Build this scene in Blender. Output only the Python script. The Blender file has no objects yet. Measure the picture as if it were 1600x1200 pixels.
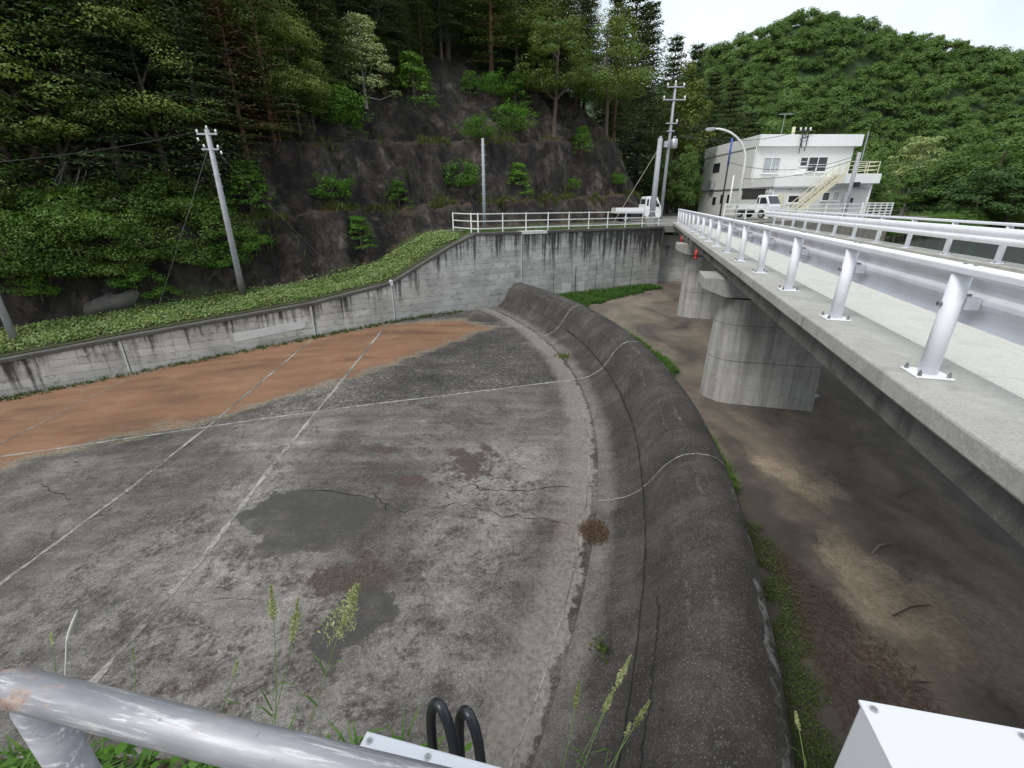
import bpy, math, random
import numpy as np
from mathutils import Vector, Matrix, noise as mnoise
R = math.radians
rng = random.Random(7)
nrg = np.random.default_rng(11)
scene = bpy.context.scene
COL = scene.collection

# ------------------------------------------------------------------ camera
F_PX, TANP, ZC = 709.0, 0.4015, 1.32
PITCH = math.atan(TANP)
cam = bpy.data.cameras.new('camera'); camo = bpy.data.objects.new('camera', cam); COL.objects.link(camo)
cam.sensor_width = 36.0; cam.lens = 36.0 * F_PX / 1600.0
cam.clip_start = 0.05; cam.clip_end = 3000.0
camo.location = (0, 0, ZC); camo.rotation_euler = (math.pi / 2 - PITCH, 0, 0)
scene.camera = camo

# ------------------------------------------------------------------ world, sun, exposure
SUN_EL, SUN_AZ = R(52), R(230)          # azimuth measured clockwise from +Y: from behind the camera on the left
w = bpy.data.worlds.new('World'); scene.world = w; w.use_nodes = True
nt = w.node_tree; nt.nodes.clear()
wo = nt.nodes.new('ShaderNodeOutputWorld'); bg = nt.nodes.new('ShaderNodeBackground')
sky = nt.nodes.new('ShaderNodeTexSky'); sky.sky_type = 'NISHITA'; sky.sun_disc = False
sky.sun_elevation = SUN_EL; sky.sun_rotation = SUN_AZ; sky.dust_density = 2.0
tc = nt.nodes.new('ShaderNodeTexCoord'); nz = nt.nodes.new('ShaderNodeTexNoise')
nz.inputs['Scale'].default_value = 2.2; nz.inputs['Detail'].default_value = 7; nz.inputs['Roughness'].default_value = .55
cr = nt.nodes.new('ShaderNodeValToRGB')
cr.color_ramp.elements[0].position = .25; cr.color_ramp.elements[0].color = (.45, .45, .45, 1)
cr.color_ramp.elements[1].position = .6; cr.color_ramp.elements[1].color = (.97, .97, .97, 1)
mx = nt.nodes.new('ShaderNodeMixRGB'); mx.inputs[2].default_value = (7.3, 8.0, 8.5, 1)
nt.links.new(tc.outputs['Generated'], nz.inputs['Vector']); nt.links.new(nz.outputs['Fac'], cr.inputs['Fac'])
nt.links.new(cr.outputs['Color'], mx.inputs[0]); nt.links.new(sky.outputs['Color'], mx.inputs[1])
nt.links.new(mx.outputs[0], bg.inputs['Color']); bg.inputs['Strength'].default_value = .1
nt.links.new(bg.outputs[0], wo.inputs['Surface'])
sl = bpy.data.lights.new('sun', 'SUN'); sl.energy = 1.7; sl.angle = R(20); sl.color = (1, .96, .9)
so = bpy.data.objects.new('sun', sl); COL.objects.link(so)
sdir = Vector((math.sin(SUN_AZ) * math.cos(SUN_EL), math.cos(SUN_AZ) * math.cos(SUN_EL), math.sin(SUN_EL)))
so.rotation_euler = sdir.to_track_quat('Z', 'Y').to_euler()
so.location = (30, -20, 60)
scene.view_settings.view_transform = 'Standard'; scene.view_settings.look = 'None'
scene.view_settings.exposure = 0.48; scene.view_settings.gamma = 1.0
scene.cycles.max_bounces = 6; scene.cycles.diffuse_bounces = 3; scene.cycles.transparent_max_bounces = 6

# ------------------------------------------------------------------ geometry helpers
cP, sP = math.cos(PITCH), math.sin(PITCH)
def ray(px, py):
    x = (px - 800) / F_PX; y = -(py - 600) / F_PX
    return Vector((x, cP + y * sP, -sP + y * cP))
def atz(px, py, z):
    r = ray(px, py); p = r * ((z - ZC) / r.z); p.z += ZC; return p
def aty(px, py, Y):
    r = ray(px, py); p = r * (Y / r.y); p.z += ZC; return p
# wall frame: origin C, x' along E (to the right), v along N (away)
C0 = Vector((-1.96, 25.3, 0)); E0 = Vector((.862, .507, 0)); N0 = Vector((-.507, .862, 0))
WROT = math.atan2(.507, .862)
def wp(x, v, z=0.0): return C0 + E0 * x + N0 * v + Vector((0, 0, z))
def wl(p): q = Vector(p) - C0; return q.dot(E0), q.dot(N0)
# bridge frame
BP = Vector((3.414, 3.5, 0)); BD = Vector((.2596, .9657, 0)); BN = Vector((.9657, -.2596, 0)); BROT = -math.atan2(.2596, .9657)
# weir circle
OC = Vector((-22.4, 12.9)); RU = 27.05; RT = 24.6

class MB:
    def __init__(s): s.v = []; s.f = []
    def add(s, vs, fs):
        o = len(s.v); s.v += [tuple(v) for v in vs]; s.f += [tuple(i + o for i in f) for f in fs]; return s
    def box(s, x0, x1, y0, y1, z0, z1):
        return s.add([(x0,y0,z0),(x1,y0,z0),(x1,y1,z0),(x0,y1,z0),(x0,y0,z1),(x1,y0,z1),(x1,y1,z1),(x0,y1,z1)],
                     [(0,3,2,1),(4,5,6,7),(0,1,5,4),(1,2,6,5),(2,3,7,6),(3,0,4,7)])
    def prism(s, poly, axis, a, b):
        """poly of 2D points extruded along axis ('x','y','z') from a to b"""
        n = len(poly)
        def P(p, t):
            return {'x': (t, p[0], p[1]), 'y': (p[0], t, p[1]), 'z': (p[0], p[1], t)}[axis]
        vs = [P(p, a) for p in poly] + [P(p, b) for p in poly]
        fs = [tuple(range(n - 1, -1, -1)), tuple(range(n, 2 * n))] + [(i, (i + 1) % n, n + (i + 1) % n, n + i) for i in range(n)]
        return s.add(vs, fs)
    def tube(s, pts, r, n=8, cap=True):
        pts = [Vector(p) for p in pts]; rs = r if isinstance(r, (list, tuple)) else [r] * len(pts)
        o = len(s.v); ref = None
        for i, p in enumerate(pts):
            t = (pts[min(i + 1, len(pts) - 1)] - pts[max(i - 1, 0)]).normalized()
            if ref is None:
                ref = Vector((0, 0, 1)) if abs(t.z) < .9 else Vector((1, 0, 0))
            a = (ref - t * ref.dot(t))
            if a.length < 1e-5: a = t.orthogonal()
            a.normalize(); b = t.cross(a); ref = a
            for k in range(n):
                an = 2 * math.pi * k / n
                s.v.append(tuple(p + (a * math.cos(an) + b * math.sin(an)) * rs[i]))
        for i in range(len(pts) - 1):
            for k in range(n):
                k2 = (k + 1) % n
                s.f.append((o + i*n + k, o + i*n + k2, o + (i+1)*n + k2, o + (i+1)*n + k))
        if cap:
            s.f.append(tuple(o + k for k in range(n - 1, -1, -1))); q = o + (len(pts) - 1) * n
            s.f.append(tuple(q + k for k in range(n)))
        return s
    def bar(s, a, b, w, h=None, up=(0, 0, 1)):
        a = Vector(a); b = Vector(b); h = h or w; t = (b - a).normalized(); up = Vector(up)
        x = t.cross(up)
        if x.length < 1e-4: x = t.orthogonal()
        x.normalize(); y = x.cross(t)
        vs = [p + x * (sx * w / 2) + y * (sy * h / 2) for p in (a, b) for sx, sy in ((-1,-1),(1,-1),(1,1),(-1,1))]
        return s.add(vs, [(3,2,1,0),(4,5,6,7),(0,1,5,4),(1,2,6,5),(2,3,7,6),(3,0,4,7)])
    def sphere(s, c, r, n=8, m=6, sc=(1,1,1)):
        o = len(s.v)
        for j in range(m + 1):
            th = math.pi * j / m
            for k in range(n):
                ph = 2 * math.pi * k / n
                s.v.append((c[0] + r*sc[0]*math.sin(th)*math.cos(ph), c[1] + r*sc[1]*math.sin(th)*math.sin(ph), c[2] + r*sc[2]*math.cos(th)))
        for j in range(m):
            for k in range(n):
                s.f.append((o + j*n + k, o + (j+1)*n + k, o + (j+1)*n + (k+1) % n, o + j*n + (k+1) % n))
        return s
    def build(s, name, mat, parent=None, smooth=False, bevel=0):
        me = bpy.data.meshes.new(name); me.from_pydata(s.v, [], s.f); me.update()
        me.materials.append(mat)
        if smooth: me.shade_smooth() if hasattr(me, 'shade_smooth') else [setattr(p, 'use_smooth', True) for p in me.polygons]
        o = bpy.data.objects.new(name, me); COL.objects.link(o)
        if parent: o.parent = parent
        if bevel:
            b = o.modifiers.new('bevel', 'BEVEL'); b.width = bevel; b.segments = 2; b.limit_method = 'ANGLE'; b.angle_limit = R(40)
        if smooth == 'auto':
            pass
        return o

def tag(o, label=None, cat=None, group=None, kind=None):
    if label: o['label'] = label
    if cat: o['category'] = cat
    if group: o['group'] = group
    if kind: o['kind'] = kind
    return o
def thing(name, label, cat, loc=(0, 0, 0), rz=0, group=None):
    o = bpy.data.objects.new(name, None); COL.objects.link(o); o.location = loc; o.rotation_euler = (0, 0, rz)
    o.empty_display_size = .2
    return tag(o, label, cat, group)
def dup(root, loc, rz=0, sc=1.0, label=None, group=None):
    r = root.copy(); COL.objects.link(r); r.location = loc; r.rotation_euler = (0, 0, rz)
    r.scale = (sc, sc, sc) if not isinstance(sc, tuple) else sc
    if label: r['label'] = label
    if group: r['group'] = group
    for ch in root.children:
        c = ch.copy(); COL.objects.link(c); c.parent = r
        for g in ch.children:
            d = g.copy(); COL.objects.link(d); d.parent = c
    return r
def npmesh(name, V, n, mats, fattr=None, midx=None, smooth=False):
    """V: (k*n,3) array of k separate n-gons"""
    k = len(V) // n
    me = bpy.data.meshes.new(name)
    me.vertices.add(k * n); me.vertices.foreach_set('co', np.asarray(V, np.float32).ravel())
    me.loops.add(k * n); me.loops.foreach_set('vertex_index', np.arange(k * n, dtype=np.int32))
    me.polygons.add(k); me.polygons.foreach_set('loop_start', np.arange(0, k * n, n, dtype=np.int32))
    me.update(calc_edges=True)
    if fattr is not None:
        a = me.attributes.new('rnd', 'FLOAT', 'FACE'); a.data.foreach_set('value', np.asarray(fattr, np.float32))
    for m in mats: me.materials.append(m)
    if midx is not None: me.polygons.foreach_set('material_index', np.asarray(midx, np.int32))
    return me
def link(name, me, parent=None):
    o = bpy.data.objects.new(name, me); COL.objects.link(o)
    if parent: o.parent = parent
    return o
def grid_mesh(name, P, mat, attrs=None, smooth=True):
    """P: (ny,nx,3)"""
    ny, nx, _ = P.shape
    me = bpy.data.meshes.new(name)
    idx = np.arange(ny * nx).reshape(ny, nx)
    q = np.stack([idx[:-1,:-1], idx[:-1,1:], idx[1:,1:], idx[1:,:-1]], -1).reshape(-1, 4)
    me.vertices.add(ny * nx); me.vertices.foreach_set('co', P.astype(np.float32).ravel())
    me.loops.add(q.size); me.loops.foreach_set('vertex_index', q.astype(np.int32).ravel())
    me.polygons.add(len(q)); me.polygons.foreach_set('loop_start', np.arange(0, q.size, 4, dtype=np.int32))
    me.update(calc_edges=True)
    me.polygons.foreach_set('use_smooth', np.full(len(q), smooth))
    for k, a in (attrs or {}).items():
        t = me.attributes.new(k, 'FLOAT', 'POINT'); t.data.foreach_set('value', a.astype(np.float32).ravel())
    me.materials.append(mat)
    return link(name, me)

# ------------------------------------------------------------------ material helpers
class NM:
    def __init__(s, name, rough=.8, metal=0.0):
        s.m = bpy.data.materials.new(name); s.m.use_nodes = True; s.t = s.m.node_tree
        s.b = s.t.nodes['Principled BSDF']; s.b.inputs['Roughness'].default_value = rough; s.b.inputs['Metallic'].default_value = metal
        s.o = s.t.nodes['Material Output']
    def node(s, ty, **kw):
        n = s.t.nodes.new(ty)
        for k, v in kw.items(): setattr(n, k, v)
        return n
    def setin(s, n, k, v):
        if v is None: return
        if isinstance(v, bpy.types.NodeSocket): s.t.links.new(v, n.inputs[k])
        else: n.inputs[k].default_value = v if not (isinstance(v, tuple) and len(v) == 3 and n.inputs[k].type == 'RGBA') else (*v, 1)
    def obj(s): return s.node('ShaderNodeTexCoord').outputs['Object']
    def pos(s): return s.node('ShaderNodeNewGeometry').outputs['Position']
    def attr(s, name): return s.node('ShaderNodeAttribute', attribute_name=name).outputs['Fac']
    def mapping(s, vec, scale=(1,1,1), rot=(0,0,0), loc=(0,0,0)):
        n = s.node('ShaderNodeMapping'); s.setin(n, 'Vector', vec); n.inputs['Scale'].default_value = scale
        n.inputs['Rotation'].default_value = rot; n.inputs['Location'].default_value = loc; return n.outputs[0]
    def noise(s, vec, scale, detail=5, rough=.55, dist=0.0):
        n = s.node('ShaderNodeTexNoise'); s.setin(n, 'Vector', vec); n.inputs['Scale'].default_value = scale
        n.inputs['Detail'].default_value = detail; n.inputs['Roughness'].default_value = rough; n.inputs['Distortion'].default_value = dist
        return n.outputs['Fac']
    def voro(s, vec, scale, feature='F1', out='Distance'):
        n = s.node('ShaderNodeTexVoronoi', feature=feature); s.setin(n, 'Vector', vec); n.inputs['Scale'].default_value = scale
        return n.outputs[out]
    def ramp(s, fac, *stops):
        n = s.node('ShaderNodeValToRGB'); s.setin(n, 'Fac', fac); e = n.color_ramp.elements
        while len(e) < len(stops): e.new(.5)
        for x, (p, c) in zip(e, stops):
            x.position = p; x.color = (*c, 1) if isinstance(c, tuple) else (c, c, c, 1)
        return n.outputs['Color']
    def mix(s, fac, a, b, mode='MIX'):
        n = s.node('ShaderNodeMixRGB', blend_type=mode); s.setin(n, 'Fac', fac); s.setin(n, 'Color1', a); s.setin(n, 'Color2', b); return n.outputs[0]
    def math(s, op, a, b=None, clamp=False):
        n = s.node('ShaderNodeMath', operation=op, use_clamp=clamp); s.setin(n, 0, a); s.setin(n, 1, b); return n.outputs[0]
    def sep(s, vec):
        n = s.node('ShaderNodeSeparateXYZ'); s.setin(n, 0, vec); return n.outputs
    def bump(s, h, strength=.5, dist=.02):
        n = s.node('ShaderNodeBump'); s.setin(n, 'Height', h); n.inputs['Strength'].default_value = strength; n.inputs['Distance'].default_value = dist
        s.t.links.new(n.outputs[0], s.b.inputs['Normal']); return s
    def base(s, c): s.setin(s.b, 'Base Color', c); return s
    def rough(s, c): s.setin(s.b, 'Roughness', c); return s

def plain(name, c, rough=.6, metal=0.0, var=.12, scale=6.0):
    n = NM(name, rough, metal); f = n.noise(n.obj(), scale, 6)
    a = tuple(x * (1 - var) for x in c); b = tuple(min(1, x * (1 + var)) for x in c)
    n.base(n.ramp(f, (.3, a), (.7, b))); return n.m

def concrete(name, lo, hi, streak=.0, board=0.0, dirt=(.05,.05,.048), scale=1.0, moss=0.0, dirt_amt=.5, fine=1.0):
    n = NM(name, .85); v = n.obj()
    f = n.noise(v, 1.3 * scale, 8, .6); c = n.ramp(f, (.3, lo), (.7, hi))
    g = n.noise(v, 45 * fine, 3, .6); c = n.mix(.35, c, n.ramp(g, (.3, tuple(x * .65 for x in lo)), (.72, tuple(min(.9, x * 1.25) for x in hi))))
    if board:
        z = n.sep(v)[2]; x = n.sep(v)[0]
        wob = n.noise(v, 1.1, 3)
        zz = n.math('ADD', n.math('MULTIPLY', z, 1 / .3), n.math('MULTIPLY', wob, .12))
        fr = n.math('FRACT', zz); ln = n.ramp(fr, (0, 1.0), (.06, 0.0))
        brk = n.ramp(n.noise(n.mapping(v, (1.2, 1.2, 9)), 1.6, 5, .65), (.45, 0.0), (.62, 1.0))
        c = n.mix(n.math('MULTIPLY', n.math('MULTIPLY', ln, brk), board), c, dirt)
        # single boards differ a little in tone
        fl = n.math('FLOOR', zz); cb = n.node('ShaderNodeCombineXYZ'); n.setin(cb, 0, n.math('FLOOR', n.math('MULTIPLY', x, .55))); n.setin(cb, 2, fl)
        wn = n.node('ShaderNodeTexWhiteNoise'); n.setin(wn, 'Vector', cb.outputs[0])
        c = n.mix(.35, c, n.mix(1.0, c, n.ramp(wn.outputs['Value'], (0, .68), (1, 1.2)), 'MULTIPLY'))
    if streak:
        st = n.noise(n.mapping(v, (1.0, 1.0, .07)), 1.9, 7, .62)
        st2 = n.noise(n.mapping(v, (1.0, 1.0, .03)), 6.5, 5, .6)
        m = n.math('MULTIPLY', n.ramp(n.math('ADD', n.math('MULTIPLY', st, .6), n.math('MULTIPLY', st2, .4)), (.47, 0.0), (.66, 1.0)), streak)
        c = n.mix(m, c, dirt)
    bl = n.ramp(n.noise(v, 2.6 * scale, 9, .7, .6), (.5, 0.0), (.68, 1.0))
    c = n.mix(n.math('MULTIPLY', bl, dirt_amt), c, dirt)
    if moss:
        ms = n.ramp(n.noise(v, 3.3, 8, .7), (.55, 0.0), (.7, 1.0))
        c = n.mix(n.math('MULTIPLY', ms, moss), c, (.05, .065, .025))
    n.base(c); n.bump(n.math('ADD', n.math('MULTIPLY', g, .4), n.noise(v, 9, 6, .65)), .5, .012); return n.m

def leafmat(name, cols, trans=.3, rough=.55):
    """cols: dark..light greens, picked per leaf and per plant"""
    n = NM(name, rough); a = n.attr('rnd'); oi = n.node('ShaderNodeObjectInfo').outputs['Random']
    v = n.obj(); big = n.noise(v, .9, 3)
    k = n.math('ADD', n.math('MULTIPLY', a, .55), n.math('ADD', n.math('MULTIPLY', oi, .45), n.math('MULTIPLY', big, .3)))
    c = n.ramp(n.math('SUBTRACT', k, .15), *[(i / (len(cols) - 1), cc) for i, cc in enumerate(cols)])
    n.base(c); n.b.inputs['Specular IOR Level'].default_value = .25
    tr = n.node('ShaderNodeBsdfTranslucent'); n.setin(tr, 'Color', n.mix(1.0, c, (1.1, 1.15, .6), 'MULTIPLY'))
    ms = n.node('ShaderNodeMixShader'); ms.inputs[0].default_value = trans
    n.t.links.new(n.b.outputs[0], ms.inputs[1]); n.t.links.new(tr.outputs[0], ms.inputs[2]); n.t.links.new(ms.outputs[0], n.o.inputs['Surface'])
    return n.m

M = {}
def wall_mat():
    n = NM('board_marked_concrete', .85); v = n.obj(); x, y, z = n.sep(v)[:3]
    c = n.ramp(n.noise(v, .9, 8, .62), (.3, (.36,.352,.332)), (.5, (.49,.482,.455)), (.7, (.6,.592,.56)))
    g = n.noise(v, 40, 3, .6); c = n.mix(.3, c, n.mix(1.0, c, n.ramp(g, (.3, .65), (.7, 1.25)), 'MULTIPLY'))
    wob = n.noise(v, 1.3, 4); zz = n.math('ADD', n.math('MULTIPLY', z, 1 / .3), n.math('MULTIPLY', wob, .25))
    fl = n.math('FLOOR', zz); cb = n.node('ShaderNodeCombineXYZ'); n.setin(cb, 0, n.math('FLOOR', n.math('ADD', n.math('MULTIPLY', x, .55), n.math('MULTIPLY', fl, .37)))); n.setin(cb, 2, fl)
    wn = n.node('ShaderNodeTexWhiteNoise'); n.setin(wn, 'Vector', cb.outputs[0])
    c = n.mix(.55, c, n.mix(1.0, c, n.ramp(wn.outputs['Value'], (0, .7), (1, 1.2)), 'MULTIPLY'))
    ln = n.ramp(n.math('FRACT', zz), (0, 1.0), (.1, 0.0))
    brk = n.ramp(n.noise(n.mapping(v, (1.4, 1.4, 7)), 1.7, 6, .7), (.44, 0.0), (.56, 1.0))
    c = n.mix(n.math('MULTIPLY', n.math('MULTIPLY', ln, brk), .85), c, (.03,.029,.027))
    # vertical form joints
    fx = n.ramp(n.math('FRACT', n.math('MULTIPLY', x, .55)), (0, 1.0), (.02, 0.0)); c = n.mix(n.math('MULTIPLY', n.math('MULTIPLY', fx, n.ramp(wob, (.4, 0.0), (.55, 1.0))), .5), c, (.09,.088,.08))
    # black stains that run down from the coping
    u0, u1 = -26.0, 14.2
    stops = [((-u - u0) / (u1 - u0), (zz_ + 5) / 5) for u, zz_ in zip(WU, WZ)]
    rp = n.node('ShaderNodeMapRange'); n.setin(rp, 0, x); rp.inputs[1].default_value = u0; rp.inputs[2].default_value = u1
    tz = n.math('SUBTRACT', n.math('MULTIPLY', n.ramp(rp.outputs[0], *stops), 5.0), 5.0)
    dep = n.math('SUBTRACT', tz, z)
    st = n.math('ADD', n.math('MULTIPLY', n.noise(n.mapping(v, (1, 1, .1)), 1.1, 7, .62), .55), n.math('MULTIPLY', n.noise(n.mapping(v, (1, 1, .05)), 5.5, 6, .62), .45))
    dp = n.math('SUBTRACT', n.math('ADD', st, n.math('MULTIPLY', n.noise(v, 4, 7, .7), .16)), n.math('MULTIPLY', dep, .085))
    right = n.ramp(rp.outputs[0], (.0, .0), (.64, .0), (.74, .03), (.9, .08), (1, .12)); dp = n.math('SUBTRACT', n.math('ADD', dp, right), .025)
    m_ = n.ramp(dp, (.5, 0.0), (.6, .95)); c = n.mix(m_, c, (.028,.027,.025))
    bl = n.ramp(n.noise(n.mapping(v, (1, 1, 1.6)), 2.3, 10, .74, .4), (.53, 0.0), (.68, .75)); c = n.mix(bl, c, (.11,.107,.1))
    n.base(c); n.bump(n.math('ADD', n.math('MULTIPLY', g, .4), n.math('SUBTRACT', n.noise(v, 9, 6, .65), n.math('MULTIPLY', ln, .7))), .5, .012); return n.m
WU = [26,19.21,15.76,8.58,4.7,1.58,0,-14.2]; WZ = [-4.55,-3.98,-3.64,-3.03,-2.4,-.86,-.22,-.22]
M['wall'] = wall_mat()
M['coping'] = concrete('mossy_concrete', (.05,.048,.042), (.13,.125,.11), dirt=(.02,.02,.017), moss=.5)
M['pier'] = concrete('pier_concrete', (.32,.315,.29), (.46,.45,.42), streak=.7, board=.25, dirt=(.07,.068,.062), dirt_amt=.3)
M['deckedge'] = concrete('curb_concrete', (.33,.325,.29), (.47,.46,.42), streak=.3, dirt=(.14,.135,.12), dirt_amt=.35)
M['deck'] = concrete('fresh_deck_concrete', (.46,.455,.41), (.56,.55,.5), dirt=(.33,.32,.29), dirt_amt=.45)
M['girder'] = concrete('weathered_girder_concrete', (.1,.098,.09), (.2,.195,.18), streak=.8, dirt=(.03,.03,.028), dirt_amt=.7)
M['light'] = concrete('pale_repair_mortar', (.56,.56,.56), (.7,.7,.7), dirt=(.3,.3,.29), dirt_amt=.4)
M['cap'] = concrete('pier_cap_concrete', (.3,.295,.28), (.42,.41,.39), streak=.4, dirt=(.08,.08,.07), dirt_amt=.3)
def paint(name, c, rough=.35, dirt=(.45,.42,.36), amt=.25):
    n = NM(name, rough); v = n.obj(); f = n.noise(v, 3.5, 8, .65)
    col = n.mix(n.math('MULTIPLY', n.ramp(f, (.48, 0.0), (.75, 1.0)), amt), c, dirt); n.base(col)
    n.bump(n.noise(v, 30, 3), .08, .003); return n.m
M['railwhite'] = paint('white_rail_paint', (.8,.81,.865), .55, (.42,.37,.3), amt=.3)
M['fencewhite'] = paint('white_fence_paint', (.78,.79,.77), .45, (.4,.34,.25), .3)
M['bwall'] = paint('white_building_render', (.7,.71,.68), .75, (.45,.45,.4), .35)
M['btrim'] = paint('white_fascia_panel', (.78,.79,.78), .5, (.5,.5,.46), .2)
M['cream'] = paint('cream_stair_paint', (.66,.62,.46), .45, (.4,.33,.2), .3)
M['carpaint'] = plain('white_car_paint', (.8,.81,.82), .18, var=.03)
M['glass'] = plain('dark_window_glass', (.03,.035,.042), .06, var=.2)
M['paleglass'] = plain('pale_window_glass', (.36,.39,.4), .08, var=.2)
M['rubber'] = plain('black_rubber', (.018,.018,.019), .6)
M['hose'] = plain('black_hose', (.02,.022,.028), .32, var=.1)
M['dark'] = plain('dark_recess', (.05,.05,.05), .8)
M['galv'] = plain('galvanised_steel', (.42,.44,.46), .42, .55, var=.2, scale=9)
M['polegrey'] = plain('pole_concrete_grey', (.33,.345,.37), .55, var=.12)
M['steel'] = plain('bolt_steel', (.3,.3,.3), .35, .8)
M['red'] = plain('red_paint', (.45,.035,.04), .45)
M['bluepaint'] = plain('blue_pole_paint', (.06,.1,.35), .45)
M['porcelain'] = plain('white_porcelain', (.75,.75,.73), .2)
M['wire2'] = plain('dull_guy_wire', (.16,.16,.155), .6)
M['wire'] = plain('black_wire', (.03,.03,.03), .6)
M['boxwhite'] = paint('white_steel_cabinet', (.62,.635,.68), .32, (.6,.6,.58), .12)
M['bark'] = plain('bark_brown', (.09,.07,.052), .9, var=.4, scale=4)
M['barkred'] = plain('reddish_pine_bark', (.14,.075,.05), .9, var=.4, scale=4)
M['barkpale'] = plain('pale_dead_bark', (.24,.22,.19), .9, var=.3)
M['leaf_dark'] = leafmat('dark_needles', [(.027,.05,.02), (.062,.108,.038), (.12,.175,.064)], .3)
M['leaf_mid'] = leafmat('mid_green_leaves', [(.018,.042,.010), (.042,.085,.018), (.085,.14,.032)], .3)
M['leaf_olive'] = leafmat('olive_needles', [(.045,.062,.02), (.108,.132,.04), (.195,.215,.07)], .3)
M['leaf_brown'] = leafmat('rusty_dying_needles', [(.04,.028,.016), (.1,.058,.034), (.17,.095,.06)], .2)
M['leaf_wood'] = leafmat('woodland_leaves', [(.055,.095,.02), (.13,.195,.04), (.23,.3,.08)], .35)
M['leaf_bush'] = leafmat('bush_leaves', [(.036,.075,.013), (.085,.16,.028), (.15,.24,.052)], .35)
M['leaf_bright'] = leafmat('bright_young_leaves', [(.045,.12,.015), (.1,.22,.028), (.16,.3,.045)], .35)
M['leaf_pale'] = leafmat('pale_blossom_leaves', [(.12,.18,.05), (.28,.35,.14), (.46,.5,.27)], .35)
M['leaf_far'] = leafmat('far_hill_leaves', [(.05,.09,.022), (.1,.175,.04), (.17,.26,.065)], .35)
M['leaf_fardark'] = leafmat('far_dark_leaves', [(.03,.062,.022), (.056,.11,.036), (.095,.165,.05)], .3)
M['leaf_yellow'] = leafmat('yellow_green_leaves', [(.05,.07,.012), (.11,.14,.025), (.18,.2,.045)], .3)
M['grass'] = leafmat('grass_blades', [(.03,.08,.012), (.075,.16,.025), (.15,.24,.06)], .35)
M['clover'] = leafmat('clover_leaves', [(.06,.11,.02), (.15,.24,.05), (.42,.48,.26)], .3)
M['moss'] = leafmat('moss_tufts', [(.024,.038,.010), (.055,.085,.02), (.11,.15,.036)], .3)
M['twig'] = leafmat('dry_twigs', [(.022,.013,.010), (.055,.034,.027), (.15,.11,.09)], .0, .9)
M['litter'] = leafmat('dry_leaf_litter', [(.035,.022,.014), (.1,.062,.035), (.2,.13,.075)], .1, .9)
M['seed'] = leafmat('grass_seed_heads', [(.26,.29,.13), (.42,.45,.24), (.6,.6,.4)], .4)

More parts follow.
